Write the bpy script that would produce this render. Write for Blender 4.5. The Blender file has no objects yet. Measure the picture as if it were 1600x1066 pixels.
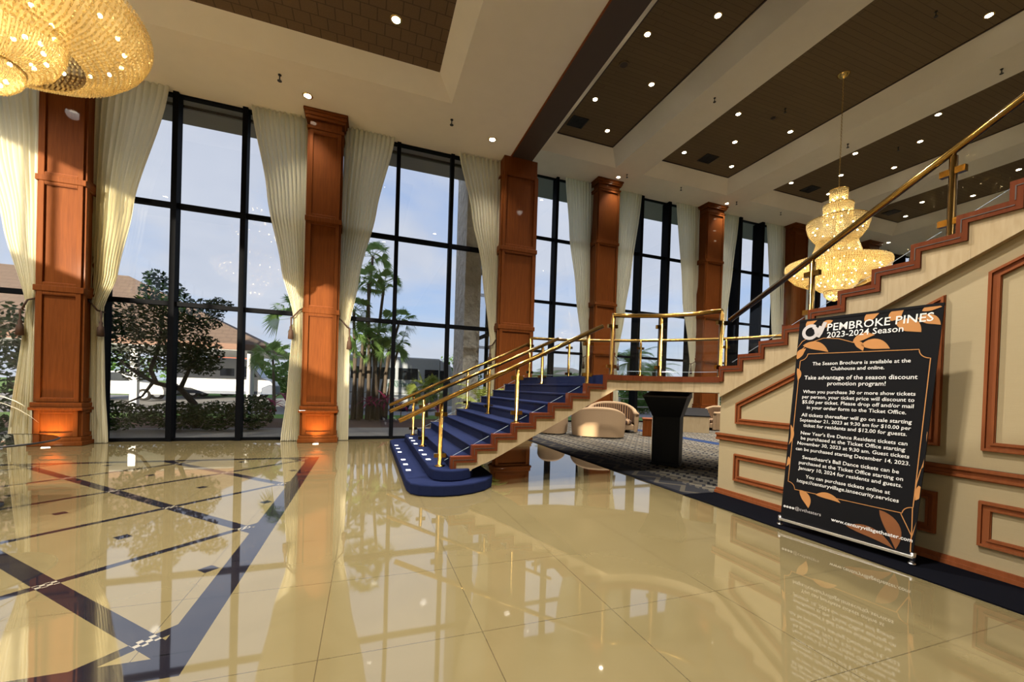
import bpy, math, random
from mathutils import Vector, Matrix
random.seed(7)
sc = bpy.context.scene
COL = sc.collection
PI = math.pi
rnd = random.uniform
# ---------------------------------------------------------------- materials
def newmat(name):
    m = bpy.data.materials.new(name); m.use_nodes = True
    nt = m.node_tree; nt.nodes.clear()
    out = nt.nodes.new('ShaderNodeOutputMaterial')
    return m, nt, out
def nd(nt, typ, ins=None, **props):
    n = nt.nodes.new(typ)
    for k, v in props.items(): setattr(n, k, v)
    for k, v in (ins or {}).items():
        if isinstance(v, bpy.types.NodeSocket): nt.links.new(v, n.inputs[k])
        else: n.inputs[k].default_value = v
    return n
def c4(c): return (c[0], c[1], c[2], 1.0)
def mth(nt, op, a, b=None, c=None):
    ins = {0: a}
    if b is not None: ins[1] = b
    if c is not None: ins[2] = c
    return nd(nt, 'ShaderNodeMath', ins, operation=op).outputs[0]
def mixc(nt, f, a, b, mode='MIX'):
    n = nt.nodes.new('ShaderNodeMix'); n.data_type = 'RGBA'; n.blend_type = mode
    for i, v in ((0, f), (6, a), (7, b)):
        if isinstance(v, bpy.types.NodeSocket): nt.links.new(v, n.inputs[i])
        elif i == 0: n.inputs[0].default_value = v
        else: n.inputs[i].default_value = c4(v)
    return n.outputs[2]
def objxyz(nt):
    tc = nt.nodes.new('ShaderNodeTexCoord')
    s = nd(nt, 'ShaderNodeSeparateXYZ', {0: tc.outputs['Object']})
    return tc.outputs['Object'], s.outputs[0], s.outputs[1], s.outputs[2]
def mapped(nt, co, scale, loc=(0, 0, 0), rot=(0, 0, 0)):
    return nd(nt, 'ShaderNodeMapping', {'Vector': co, 'Scale': scale, 'Location': loc, 'Rotation': rot}).outputs[0]
def bsdf(nt, out, **kw):
    b = nt.nodes.new('ShaderNodeBsdfPrincipled')
    for k, v in kw.items():
        k = k.replace('_', ' ')
        if isinstance(v, bpy.types.NodeSocket): nt.links.new(v, b.inputs[k])
        else: b.inputs[k].default_value = v
    nt.links.new(b.outputs[0], out.inputs[0])
    return b
def bump(nt, h, strength=.2, dist=.01):
    return nd(nt, 'ShaderNodeBump', {'Height': h, 'Strength': strength, 'Distance': dist}).outputs[0]
def plain(name, col, rough=.5, metal=0., var=.08, scale=8., **kw):
    m, nt, out = newmat(name)
    co, x, y, z = objxyz(nt)
    no = nd(nt, 'ShaderNodeTexNoise', {'Vector': co, 'Scale': scale, 'Detail': 4.}).outputs[0]
    c = mixc(nt, no, [v*(1-var) for v in col], [min(1, v*(1+var)) for v in col])
    bsdf(nt, out, Base_Color=c, Roughness=rough, Metallic=metal, **kw)
    return m
def emis(name, col, st):
    m, nt, out = newmat(name)
    e = nd(nt, 'ShaderNodeEmission', {'Color': c4(col), 'Strength': st})
    nt.links.new(e.outputs[0], out.inputs[0]); return m
def pulse(nt, v, period, width, off=0.):
    a = mth(nt, 'ADD', v, -off + 1000*period)
    a = mth(nt, 'MODULO', a, period)
    a = mth(nt, 'SUBTRACT', a, period/2)
    a = mth(nt, 'ABSOLUTE', a)
    return mth(nt, 'GREATER_THAN', a, period/2 - width/2)     # 1 within width/2 of a multiple of period
def rng(nt, v, a, b):
    return mth(nt, 'MULTIPLY', mth(nt, 'GREATER_THAN', v, a), mth(nt, 'LESS_THAN', v, b))
def m_floor():
    m, nt, out = newmat('polished_cream_marble')
    co, x, y, z = objxyz(nt)
    n1 = nd(nt, 'ShaderNodeTexNoise', {'Vector': co, 'Scale': 1.6, 'Detail': 7., 'Distortion': 1.5}).outputs[0]
    base = mixc(nt, n1, (.128, .100, .046), (.16, .127, .063))
    gx = pulse(nt, x, .92, .006, -.21); gy = pulse(nt, y, .92, .006, 2.40)
    base = mixc(nt, mth(nt, 'MULTIPLY', mth(nt, 'MAXIMUM', gx, gy), .65), base, (.045, .034, .018))
    # dark inlay: band and diagonal lattice
    inn = mth(nt, 'MULTIPLY', mth(nt, 'LESS_THAN', x, -.85), rng(nt, y, 2.47, 8.98))
    core = mth(nt, 'MULTIPLY', mth(nt, 'LESS_THAN', x, -1.04), rng(nt, y, 2.66, 8.85))
    band = mth(nt, 'SUBTRACT', inn, core)
    s = mth(nt, 'ADD', x, y); d = mth(nt, 'SUBTRACT', y, x)
    l1 = pulse(nt, s, 1.935, .17, 3.64); l2 = pulse(nt, d, 1.925, .11, 7.83)
    lat = mth(nt, 'MAXIMUM', l1, l2)
    # small diamonds in the middle of each lattice cell
    e1 = pulse(nt, s, 1.935, .15, 3.64+.9675); e2 = pulse(nt, d, 1.925, .15, 7.83+.9625)
    lat = mth(nt, 'MAXIMUM', lat, mth(nt, 'MULTIPLY', e1, e2))
    lat = mth(nt, 'MULTIPLY', lat, core)
    # chequered squares where the lines cross
    cr = mth(nt, 'MULTIPLY', mth(nt, 'MULTIPLY', l1, l2), core)
    ch = nd(nt, 'ShaderNodeTexChecker', {'Vector': mapped(nt, co, (1, 1, 0), rot=(0, 0, PI/4)), 'Scale': 34.}).outputs[1]
    dark = mth(nt, 'MAXIMUM', band, lat)
    dcol = mixc(nt, nd(nt, 'ShaderNodeTexNoise', {'Vector': co, 'Scale': 5.}).outputs[0], (.006, .006, .011), (.018, .015, .017))
    seam = mth(nt, 'MULTIPLY', mth(nt, 'MAXIMUM', pulse(nt, y, .62, .008, .2), 0.), band)
    dcol = mixc(nt, seam, dcol, (.002, .002, .002))
    c = mixc(nt, dark, base, dcol)
    c = mixc(nt, mth(nt, 'MULTIPLY', mth(nt, 'MULTIPLY', cr, ch), .4), c, (.6, .53, .38))
    wob = nd(nt, 'ShaderNodeTexNoise', {'Vector': co, 'Scale': 1.1, 'Detail': 2.}).outputs[0]
    bsdf(nt, out, Base_Color=c, Roughness=.03, IOR=2.2, Normal=bump(nt, wob, .012, .05))
    return m
def m_wood(name, a, b, rough=.25, rot=(0, 0, 0)):
    m, nt, out = newmat(name)
    co, x, y, z = objxyz(nt)
    mp = mapped(nt, co, (14, 14, .9), rot=rot)
    n = nd(nt, 'ShaderNodeTexNoise', {'Vector': mp, 'Scale': 2.2, 'Detail': 6., 'Distortion': .6}).outputs[0]
    n2 = nd(nt, 'ShaderNodeTexNoise', {'Vector': co, 'Scale': 1.3, 'Detail': 2.}).outputs[0]
    f = mth(nt, 'ADD', mth(nt, 'MULTIPLY', n, .8), mth(nt, 'MULTIPLY', n2, .25))
    bsdf(nt, out, Base_Color=mixc(nt, f, a, b), Roughness=rough, Specular_IOR_Level=.04, Coat_Weight=.12, Coat_Roughness=.03)
    return m
def m_curtain():
    m, nt, out = newmat('cream_sheer_drape')
    co, x, y, z = objxyz(nt)
    w = nd(nt, 'ShaderNodeTexNoise', {'Vector': mapped(nt, co, (60, 60, 2)), 'Scale': 3.}).outputs[0]
    c = mixc(nt, w, (.84, .79, .61), (.93, .89, .73))
    df = nd(nt, 'ShaderNodeBsdfDiffuse', {'Color': c}); tr = nd(nt, 'ShaderNodeBsdfTranslucent', {'Color': c})
    mx = nd(nt, 'ShaderNodeMixShader', {0: .58, 1: df.outputs[0], 2: tr.outputs[0]})
    nt.links.new(mx.outputs[0], out.inputs[0]); return m
def m_glass(name, tint=(.8, .82, .84), refl=1.0, ior=1.5):
    m, nt, out = newmat(name)
    bf = nt.nodes.new('ShaderNodeNewGeometry').outputs['Backfacing']
    fr = nd(nt, 'ShaderNodeFresnel', {'IOR': mth(nt, 'ADD', ior, mth(nt, 'MULTIPLY', bf, 1/ior-ior))}).outputs[0]
    fr = mth(nt, 'MULTIPLY', fr, refl)
    t = nd(nt, 'ShaderNodeBsdfTransparent', {'Color': c4(tint)}); g = nd(nt, 'ShaderNodeBsdfGlossy', {'Color': (1, 1, 1, 1), 'Roughness': .0})
    mx = nd(nt, 'ShaderNodeMixShader', {0: fr, 1: t.outputs[0], 2: g.outputs[0]})
    nt.links.new(mx.outputs[0], out.inputs[0]); return m
def m_carpet(name, a, b, scale=260., bs=.5):
    m, nt, out = newmat(name)
    co, x, y, z = objxyz(nt)
    n = nd(nt, 'ShaderNodeTexNoise', {'Vector': co, 'Scale': scale, 'Detail': 3.}).outputs[0]
    n2 = nd(nt, 'ShaderNodeTexNoise', {'Vector': co, 'Scale': 3., 'Detail': 3.}).outputs[0]
    f = mth(nt, 'ADD', mth(nt, 'MULTIPLY', n, .6), mth(nt, 'MULTIPLY', n2, .4))
    bsdf(nt, out, Base_Color=mixc(nt, f, a, b), Roughness=.95, Specular_IOR_Level=.05, Normal=bump(nt, n, bs, .004))
    return m
def m_lounge():
    m, nt, out = newmat('grey_and_beige_patterned_carpet')
    co, x, y, z = objxyz(nt)
    zig = mth(nt, 'PINGPONG', mth(nt, 'ADD', y, 100.), .14)
    xs = mth(nt, 'ADD', x, mth(nt, 'MULTIPLY', zig, 1.0))
    s1 = pulse(nt, xs, .22, .075, 0.); s2 = pulse(nt, mth(nt, 'SUBTRACT', x, zig), .44, .06, .1)
    s3 = pulse(nt, y, .28, .05, .1)
    pat = mth(nt, 'MAXIMUM', mth(nt, 'MULTIPLY', s1, mth(nt, 'SUBTRACT', 1., s3)), s2)
    stripe = pulse(nt, x, 1.3, .5, .3)
    light = mixc(nt, stripe, (.125, .108, .082), (.155, .14, .115))
    dk = mixc(nt, stripe, (.034, .034, .040), (.02, .021, .028))
    c = mixc(nt, pat, light, dk)
    edge = mth(nt, 'LESS_THAN', x, 5.0)
    bd = mth(nt, 'PINGPONG', mth(nt, 'ADD', y, 100.), .3)
    bl = mth(nt, 'LESS_THAN', mth(nt, 'ABSOLUTE', mth(nt, 'SUBTRACT', mth(nt, 'SUBTRACT', x, 4.58), bd)), .05)
    c = mixc(nt, edge, c, mixc(nt, bl, (.03, .03, .034), (.085, .075, .06)))
    c = mixc(nt, mth(nt, 'LESS_THAN', x, 4.54), c, (.012, .013, .018))
    blue = mth(nt, 'MULTIPLY', rng(nt, x, 9.85, 10.35), 1.)
    c = mixc(nt, blue, c, (.018, .034, .09))
    n = nd(nt, 'ShaderNodeTexNoise', {'Vector': co, 'Scale': 220.}).outputs[0]
    bsdf(nt, out, Base_Color=c, Roughness=.95, Specular_IOR_Level=.05, Normal=bump(nt, n, .4, .004))
    return m
def m_tile(name, a, line, bw, bh, off, msize):
    m, nt, out = newmat(name)
    co, x, y, z = objxyz(nt)
    br = nd(nt, 'ShaderNodeTexBrick', {'Vector': co, 'Color1': c4(a), 'Color2': c4([v*.9 for v in a]), 'Mortar': c4(line), 'Scale': 1., 'Mortar Size': msize, 'Brick Width': bw, 'Row Height': bh}, offset=off)
    n = nd(nt, 'ShaderNodeTexNoise', {'Vector': co, 'Scale': 60., 'Detail': 4.}).outputs[0]
    c = mixc(nt, .35, br.outputs[0], mixc(nt, n, [v*.5 for v in a], [v*1.5 for v in a]))
    bsdf(nt, out, Base_Color=c, Roughness=.9, Normal=bump(nt, n, .3, .01))
    return m
def m_stone():
    m, nt, out = newmat('cream_travertine')
    co, x, y, z = objxyz(nt)
    n = nd(nt, 'ShaderNodeTexNoise', {'Vector': mapped(nt, co, (9, 9, 1.2)), 'Scale': 3., 'Detail': 7., 'Distortion': .8}).outputs[0]
    c = mixc(nt, n, (.31, .225, .12), (.47, .375, .24))
    j = mth(nt, 'MAXIMUM', pulse(nt, x, .61, .004, .05), pulse(nt, y, .61, .004, .2))
    c = mixc(nt, mth(nt, 'MULTIPLY', j, .6), c, (.2, .15, .08))
    bsdf(nt, out, Base_Color=c, Roughness=.22); return m
def m_wallcover():
    m, nt, out = newmat('olive_beige_wallcovering')
    co, x, y, z = objxyz(nt)
    n = nd(nt, 'ShaderNodeTexNoise', {'Vector': mapped(nt, co, (4, 4, 260)), 'Scale': 2., 'Detail': 3.}).outputs[0]
    n2 = nd(nt, 'ShaderNodeTexNoise', {'Vector': mapped(nt, co, (300, 300, 6)), 'Scale': 2.}).outputs[0]
    f = mth(nt, 'ADD', mth(nt, 'MULTIPLY', n, .6), mth(nt, 'MULTIPLY', n2, .4))
    bsdf(nt, out, Base_Color=mixc(nt, f, (.325, .25, .135), (.41, .33, .195)), Roughness=.8, Normal=bump(nt, f, .15, .003)); return m
def m_crystal():
    m, nt, out = newmat('gold_tinted_crystal')
    co, x, y, z = objxyz(nt)
    n = nd(nt, 'ShaderNodeTexNoise', {'Vector': co, 'Scale': 55., 'Detail': 2.}).outputs[0]
    c = mixc(nt, n, (.82, .68, .38), (1., .93, .74))
    tr = nd(nt, 'ShaderNodeBsdfTranslucent', {'Color': c}); gl = nd(nt, 'ShaderNodeBsdfGlossy', {'Color': (1, .9, .65, 1), 'Roughness': .18})
    tp = nd(nt, 'ShaderNodeBsdfTransparent', {'Color': (1, .9, .68, 1)})
    a = nd(nt, 'ShaderNodeMixShader', {0: .2, 1: tr.outputs[0], 2: gl.outputs[0]})
    b = nd(nt, 'ShaderNodeMixShader', {0: .34, 1: a.outputs[0], 2: tp.outputs[0]})
    nt.links.new(b.outputs[0], out.inputs[0]); return m
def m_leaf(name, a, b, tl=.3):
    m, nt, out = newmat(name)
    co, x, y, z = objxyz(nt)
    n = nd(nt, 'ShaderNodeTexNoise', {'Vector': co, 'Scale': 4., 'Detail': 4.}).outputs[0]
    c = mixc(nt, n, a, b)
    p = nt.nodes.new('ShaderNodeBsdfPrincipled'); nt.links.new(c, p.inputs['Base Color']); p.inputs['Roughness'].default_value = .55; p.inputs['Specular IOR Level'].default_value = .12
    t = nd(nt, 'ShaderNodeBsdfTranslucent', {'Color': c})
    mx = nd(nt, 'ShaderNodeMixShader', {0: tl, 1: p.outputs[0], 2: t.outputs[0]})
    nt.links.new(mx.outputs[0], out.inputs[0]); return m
def m_stripe():
    m, nt, out = newmat('striped_upholstery')
    co, x, y, z = objxyz(nt)
    at = mth(nt, 'ARCTAN2', y, x)
    s = pulse(nt, at, .14, .075, 0.)
    bsdf(nt, out, Base_Color=mixc(nt, s, (.36, .22, .11), (.045, .018, .012)), Roughness=.8); return m
def m_rough_stone():
    m, nt, out = newmat('rough_cream_stone')
    co, x, y, z = objxyz(nt)
    n = nd(nt, 'ShaderNodeTexNoise', {'Vector': co, 'Scale': 3.5, 'Detail': 8.}).outputs[0]
    bsdf(nt, out, Base_Color=mixc(nt, n, (.44, .40, .34), (.80, .74, .64)), Roughness=.9, Normal=bump(nt, n, 1., .25)); return m
def m_ground(name, a, b, s):
    m, nt, out = newmat(name)
    co, x, y, z = objxyz(nt)
    n = nd(nt, 'ShaderNodeTexNoise', {'Vector': co, 'Scale': s, 'Detail': 8.}).outputs[0]
    bsdf(nt, out, Base_Color=mixc(nt, n, a, b), Roughness=.95, Normal=bump(nt, n, .6, .03)); return m

FLOOR = m_floor()
WOOD = m_wood('cherry_wood', (.075, .0185, .0042), (.20, .058, .0125), .5)
WOODT = m_wood('dark_cherry_trim', (.075, .018, .007), (.15, .04, .016), .45, (PI/2, 0, 0))
WOODM = m_wood('cherry_moulding', (.15, .042, .014), (.28, .088, .033), .45, (PI/2, 0, 0))
CURT = m_curtain()
GLASS = m_glass('window_glass', (.90, .915, .93), .6)
GEDGE = plain('bright_glass_edge', (.34, .42, .50), .15)
RGLASS = m_glass('rail_glass', (.97, .985, .985), .5, 1.45)
TGLASS = m_glass('smoked_table_glass', (.25, .24, .22), 1.6, 1.5)
NAVY = m_carpet('navy_stair_carpet', (.005, .008, .027), (.0155, .0225, .070))
NAVYD = m_carpet('dark_navy_carpet', (.0015, .0018, .0035), (.004, .0045, .008))
LOUNGE = m_lounge()
PLASTER = plain('warm_plaster', (.84, .78, .655), .85, var=.04, scale=3)
TILE_L = m_tile('brown_ceiling_tile', (.135, .083, .040), (.038, .022, .010), .30, .30, .5, .012)
TILE_R = m_tile('dark_brown_ceiling_tile', (.155, .105, .052), (.045, .03, .015), 2.4, .16, .5, .006)
DARKB = plain('dark_brown_beam', (.055, .035, .024), .6)
STONE = m_stone()
WALLC = m_wallcover()
ALU = plain('dark_bronze_aluminium', (.0045, .0048, .006), .6, 0., var=.2, Specular_IOR_Level=.03)
BRASS = plain('polished_brass', (.36, .21, .052), .15, 1., var=.12, scale=20)
GOLD = plain('gilt_metal', (.75, .52, .18), .2, 1.)
CRYS = m_crystal()
BULB = emis('warm_bulb', (1., .82, .5), 36.)
LAMP = emis('warm_downlight', (1., .86, .62), 28.)
LED = emis('white_step_light', (1., .97, .9), 3.)
WHITE = plain('white_paint', (.75, .74, .70), .4)
BLACK = plain('black_metal', (.008, .008, .009), .4)
BLACKL = plain('black_laminate', (.006, .006, .007), .5, Specular_IOR_Level=.2)
CHROME = plain('brushed_silver', (.72, .72, .74), .25, 1.)
FABRIC = plain('black_banner_fabric', (.0065, .0065, .008), .75, Specular_IOR_Level=.12)
TAN = plain('tan_banner_ink', (.50, .235, .085), .75, var=.25, scale=2.5, Specular_IOR_Level=.1)
TAND = plain('dark_tan_banner_ink', (.22, .085, .034), .75, var=.2, Specular_IOR_Level=.1)
INK = plain('white_banner_ink', (.80, .80, .80), .75, var=.01, Specular_IOR_Level=.1)
INKG = plain('grey_banner_ink', (.52, .49, .50), .75)
UPH = plain('tan_upholstery', (.33, .22, .125), .85, var=.1, scale=60)
STRIPE = m_stripe()
CORD = plain('brown_cord', (.05, .022, .01), .8)
GRILLE = plain('dark_grille', (.014, .013, .012), .6)
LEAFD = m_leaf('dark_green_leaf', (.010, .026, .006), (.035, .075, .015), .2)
LEAFM = m_leaf('green_leaf', (.05, .13, .02), (.16, .30, .06))
LEAFY = m_leaf('yellow_green_leaf', (.20, .26, .04), (.42, .44, .12))
LEAFP = m_leaf('palm_green_leaf', (.12, .23, .05), (.34, .50, .17), .4)
LEAFR = m_leaf('crimson_leaf', (.14, .012, .04), (.42, .04, .12))
BARK = plain('grey_brown_bark', (.13, .095, .065), .95, var=.4, scale=14)
BARKD = plain('dark_bark', (.02, .015, .012), .95, var=.4, scale=14)
GRAVEL = m_ground('grey_gravel', (.10, .09, .075), (.34, .31, .27), 55)
MULCH = m_ground('brown_mulch', (.03, .016, .009), (.13, .06, .03), 30)
LAWN = m_ground('lawn', (.06, .15, .015), (.18, .34, .05), 40)
ASPH = m_ground('pale_asphalt', (.20, .20, .21), (.33, .33, .34), 20)
SHING = m_tile('brown_shingle', (.125, .088, .068), (.07, .05, .038), .5, .22, .5, .02)
FASCIA = plain('brown_fascia', (.16, .085, .055), .7)
CONC = plain('grey_concrete', (.30, .30, .31), .9, scale=4)
CARW = plain('white_car_paint', (.48, .49, .50), .3)
CARD = plain('dark_tinted_window', (.02, .025, .03), .1)
BUMP = plain('blue_black_bumper', (.03, .05, .10), .4)
RUBBER = plain('black_rubber', (.012, .012, .012), .8)
BUSINK = plain('green_grey_lettering', (.10, .20, .16), .6)
REDROOF = plain('red_tile_roof', (.34, .11, .055), .8)
SIGNO = plain('terracotta_pot', (.20, .09, .05), .7)
CER = plain('cream_ceramic', (.6, .5, .4), .25)
def m_liner():
    m, nt, out = newmat('inner_crystal_strands')
    co, x, y, z = objxyz(nt)
    at = mth(nt, 'ARCTAN2', y, x)
    s1 = pulse(nt, at, .05, .02, 0.)
    c = mixc(nt, s1, (.95, .80, .48), (.62, .46, .2))
    tr = nd(nt, 'ShaderNodeBsdfTranslucent', {'Color': c}); tp = nd(nt, 'ShaderNodeBsdfTransparent', {'Color': (1, .92, .72, 1)})
    b = nd(nt, 'ShaderNodeMixShader', {0: .62, 1: tr.outputs[0], 2: tp.outputs[0]})
    nt.links.new(b.outputs[0], out.inputs[0]); return m
LINER = m_liner()
# ---------------------------------------------------------------- mesh building
ORG = {}
class MB:
    def __init__(s): s.v = []; s.f = []
    def add(s, vs, fs):
        n = len(s.v); s.v += [tuple(v) for v in vs]; s.f += [tuple(i+n for i in f) for f in fs]; return s
    def box(s, a, b):
        x0, y0, z0 = a; x1, y1, z1 = b
        return s.add([(x0,y0,z0),(x1,y0,z0),(x1,y1,z0),(x0,y1,z0),(x0,y0,z1),(x1,y0,z1),(x1,y1,z1),(x0,y1,z1)],
                     [(0,3,2,1),(4,5,6,7),(0,1,5,4),(1,2,6,5),(2,3,7,6),(3,0,4,7)])
    def prism(s, poly, ax, lo, hi):
        def pt(p, t):
            if ax == 'z': return (p[0], p[1], t)
            if ax == 'y': return (p[0], t, p[1])
            return (t, p[0], p[1])
        n = len(poly)
        vs = [pt(p, lo) for p in poly] + [pt(p, hi) for p in poly]
        return s.add(vs, [tuple(range(n))[::-1], tuple(range(n, 2*n))] + [(i, (i+1) % n, n+(i+1) % n, n+i) for i in range(n)])
    def ring(s, c, t, u, w, r, n):
        return [tuple(c + (u*math.cos(2*PI*k/n) + w*math.sin(2*PI*k/n))*r) for k in range(n)]
    def tube(s, pts, r, n=10, caps=True, r2=None):
        pts = [Vector(p) for p in pts]; m = len(pts)
        base = len(s.v); prev = None
        for i, p in enumerate(pts):
            if i == 0: t = pts[1]-p
            elif i == m-1: t = p-pts[i-1]
            else: t = (pts[i+1]-p).normalized() + (p-pts[i-1]).normalized()
            t.normalize()
            if prev is None:
                a = Vector((0, 0, 1)) if abs(t.z) < .9 else Vector((1, 0, 0))
                u = t.cross(a).normalized()
            else:
                u = (prev - t*prev.dot(t)).normalized()
            prev = u; w = t.cross(u)
            rr = r if r2 is None else r + (r2-r)*i/(m-1)
            s.v += s.ring(p, t, u, w, rr, n)
        for i in range(m-1):
            for k in range(n):
                a = base+i*n+k; b = base+i*n+(k+1) % n
                s.f.append((a, b, b+n, a+n))
        if caps:
            s.f.append(tuple(range(base, base+n))[::-1]); s.f.append(tuple(range(base+(m-1)*n, base+m*n)))
        return s
    def lathe(s, prof, c=(0, 0, 0), n=32, close=False):
        base = len(s.v); m = len(prof)
        for r, z in prof:
            for k in range(n):
                a = 2*PI*k/n; s.v.append((c[0]+r*math.cos(a), c[1]+r*math.sin(a), c[2]+z))
        for i in range(m-1):
            for k in range(n):
                a = base+i*n+k; b = base+i*n+(k+1) % n
                s.f.append((a, b, b+n, a+n))
        if close:
            s.f.append(tuple(range(base, base+n))[::-1]); s.f.append(tuple(range(base+(m-1)*n, base+m*n)))
        return s
    def grid(s, rows):
        base = len(s.v); m = len(rows); n = len(rows[0])
        for r in rows: s.v += [tuple(p) for p in r]
        for i in range(m-1):
            for k in range(n-1):
                a = base+i*n+k; s.f.append((a, a+1, a+n+1, a+n))
        return s
    def sphere(s, c, r, n=10, m=6):
        prof = [(max(1e-4, r*math.sin(PI*i/m)), -r*math.cos(PI*i/m)) for i in range(m+1)]
        return s.lathe(prof, c, n)
    def obox(s, p0, p1, w, h, up=(0, 0, 1)):     # bar from p0 to p1, w across, h along up
        p0 = Vector(p0); p1 = Vector(p1); t = (p1-p0).normalized(); a = t.cross(Vector(up)).normalized(); b = a.cross(t)
        vs = []
        for p in (p0, p1):
            for i, j in ((-1,-1),(1,-1),(1,1),(-1,1)): vs.append(tuple(p + a*(i*w/2) + b*(j*h/2)))
        return s.add(vs, [(0,3,2,1),(4,5,6,7),(0,1,5,4),(1,2,6,5),(2,3,7,6),(3,0,4,7)])
    def build(s, name, mat, parent=None, smooth=False, org=None, bevel=0.):
        o_ = Vector(ORG[parent.name]) if parent else Vector(org or (0, 0, 0))
        me = bpy.data.meshes.new(name)
        me.from_pydata([(v[0]-o_.x, v[1]-o_.y, v[2]-o_.z) for v in s.v], [], s.f)
        me.update()
        if smooth:
            me.polygons.foreach_set('use_smooth', [True]*len(me.polygons))
        o = bpy.data.objects.new(name, me); me.materials.append(mat); COL.objects.link(o)
        if parent: o.parent = parent
        else: o.location = o_
        ORG[o.name] = tuple(o_)
        if bevel:
            b = o.modifiers.new('b', 'BEVEL'); b.width = bevel; b.segments = 2; b.limit_method = 'ANGLE'
        return o
def tag(o, label, cat, group=None, kind='thing'):
    o['label'] = label; o['category'] = cat; o['kind'] = kind
    if group: o['group'] = group
    return o
def thing(name, label, cat, loc=(0, 0, 0), group=None, local=False):
    o = bpy.data.objects.new(name, None); COL.objects.link(o); o.location = loc; o.empty_display_size = .1
    ORG[o.name] = (0, 0, 0) if local else tuple(loc)
    return tag(o, label, cat, group)
def struct(name, mb, mat, smooth=False):
    o = mb.build(name, mat, smooth=smooth); o['kind'] = 'structure'; return o
def sgroup(name, loc=(0, 0, 0)):
    o = bpy.data.objects.new(name, None); COL.objects.link(o); o.location = loc; ORG[o.name] = tuple(loc); o['kind'] = 'structure'; return o
def clone(src, loc, rz=0., label=None, group=None, cat=None):
    def cp(o, par):
        c = o.copy(); COL.objects.link(c); ORG[c.name] = ORG.get(o.name, (0, 0, 0))
        if par: c.parent = par
        for ch in list(o.children): cp(ch, c)
        return c
    c = cp(src, None); c.location = loc; c.rotation_euler = (0, 0, rz)
    if label: c['label'] = label
    if group: c['group'] = group
    return c
def interp(rows, z):
    rows = sorted(rows)
    if z <= rows[0][0]: return rows[0][1]
    for (a, va), (b, vb) in zip(rows, rows[1:]):
        if z <= b:
            t = (z-a)/(b-a); t = t*t*(3-2*t)*.5 + t*.5
            return va+(vb-va)*t
    return rows[-1][1]
# ---------------------------------------------------------------- room shell
Z1, Z1T = 8.07, 8.44            # left hall soffit and coffer
Z2, Z2T = 11.13, 11.65          # lounge hall soffit and coffer
YW1, YW2 = 11.72, 17.2
XL, XR, YB = -11.8, 34., -13.5
fl = MB().box((XL, YB, -.12), (3.65, YW1+.1, 0)).box((3.65, YB, -.12), (XR, YW2+.1, -.0))
struct('floor', fl, FLOOR)
car = MB().prism([(4.45, 4.84), (XR-.1, 4.84), (XR-.1, YW2-.12), (3.85, YW2-.12), (3.85, 11.9), (4.45, 11.0)], 'z', .001, .012).build('patterned_carpet', LOUNGE)
tag(car, 'grey and beige patterned lounge carpet with dark border beyond the staircase', 'carpet', kind='thing')
run = MB().box((4.45, YB+.2, .001), (5.10, 4.835, .013)).build('navy_carpet_strip', NAVYD)
tag(run, 'dark navy carpet strip along the foot of the panelled wall under the banner', 'carpet')

def slope_coffer(mb, x0, x1, y0, y1, z, zt, ins):
    # sloping sides of a ceiling recess
    a = [(x0, y0, z), (x1, y0, z), (x1, y1, z), (x0, y1, z)]
    b = [(x0+ins, y0+ins, zt), (x1-ins, y0+ins, zt), (x1-ins, y1-ins, zt), (x0+ins, y1-ins, zt)]
    for i in range(4):
        j = (i+1) % 4; mb.add([a[i], a[j], b[j], b[i]], [(0, 1, 2, 3)])
# left hall ceiling
cl = MB()
cx0, cx1, cy0, cy1 = -9.6, 1.69, 1.2, 9.59
for a, b in (((XL, cy1), (3.7, YW1)), ((XL, YB), (3.7, cy0)), ((XL, cy0), (cx0, cy1)), ((cx1, cy0), (3.7, cy1))):
    cl.add([(a[0], a[1], Z1), (b[0], a[1], Z1), (b[0], b[1], Z1), (a[0], b[1], Z1)], [(0, 1, 2, 3)])
slope_coffer(cl, cx0, cx1, cy0, cy1, Z1, Z1T, .35)
struct('ceiling', cl, PLASTER)
struct('ceiling_coffer', MB().box((cx0+.3, cy0+.3, Z1T), (cx1-.3, cy1-.3, Z1T+.05)), TILE_L)
struct('ceiling_roof_slab', MB().box((XL-.3, YB-.3, 8.6), (3.7, YW1+.3, 9.0)), CONC)
# edge beam between the halls
struct('ceiling_beam', MB().box((3.7, YB, Z1), (4.33, 11.1, 12.0)), DARKB)
struct('trim_1', MB().box((3.665, YB, Z1-.02), (3.7, 11.1, Z1+.02)), WOODM)
# lounge hall ceiling
C2 = [(6.32, 9.86), (11.27, 16.12), (17.6, 22.45), (23.95, 28.75)]
CY0, CY1 = -6., 15.36
cl = MB()
def q(x0, y0, x1, y1): cl.add([(x0, y0, Z2), (x1, y0, Z2), (x1, y1, Z2), (x0, y1, Z2)], [(0, 1, 2, 3)])
q(3.65, CY1, XR, YW2+.1); q(4.33, YB, XR, CY0)
xs = [4.33] + [v for ab in C2 for v in ab] + [XR]
for i in range(0, len(xs), 2): q(xs[i], CY0, xs[i+1], CY1)
for a, b in C2: slope_coffer(cl, a, b, CY0, CY1, Z2, Z2T, .5)
struct('ceiling_lounge', cl, PLASTER)
for i, (a, b) in enumerate(C2):
    struct('ceiling_recess', MB().box((a+.45, CY0+.45, Z2T), (b-.45, CY1-.45, Z2T+.05)), TILE_R)
    e = MB()
    for p, r in (((a+.5, CY0+.5), (a+.5, CY1-.5)), ((b-.5, CY0+.5), (b-.5, CY1-.5)), ((a+.5, CY1-.5), (b-.5, CY1-.5))):
        e.obox((p[0], p[1], Z2T-.01), (r[0], r[1], Z2T-.01), .04, .03)
    struct('trim_2', e, DARKB)
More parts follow.
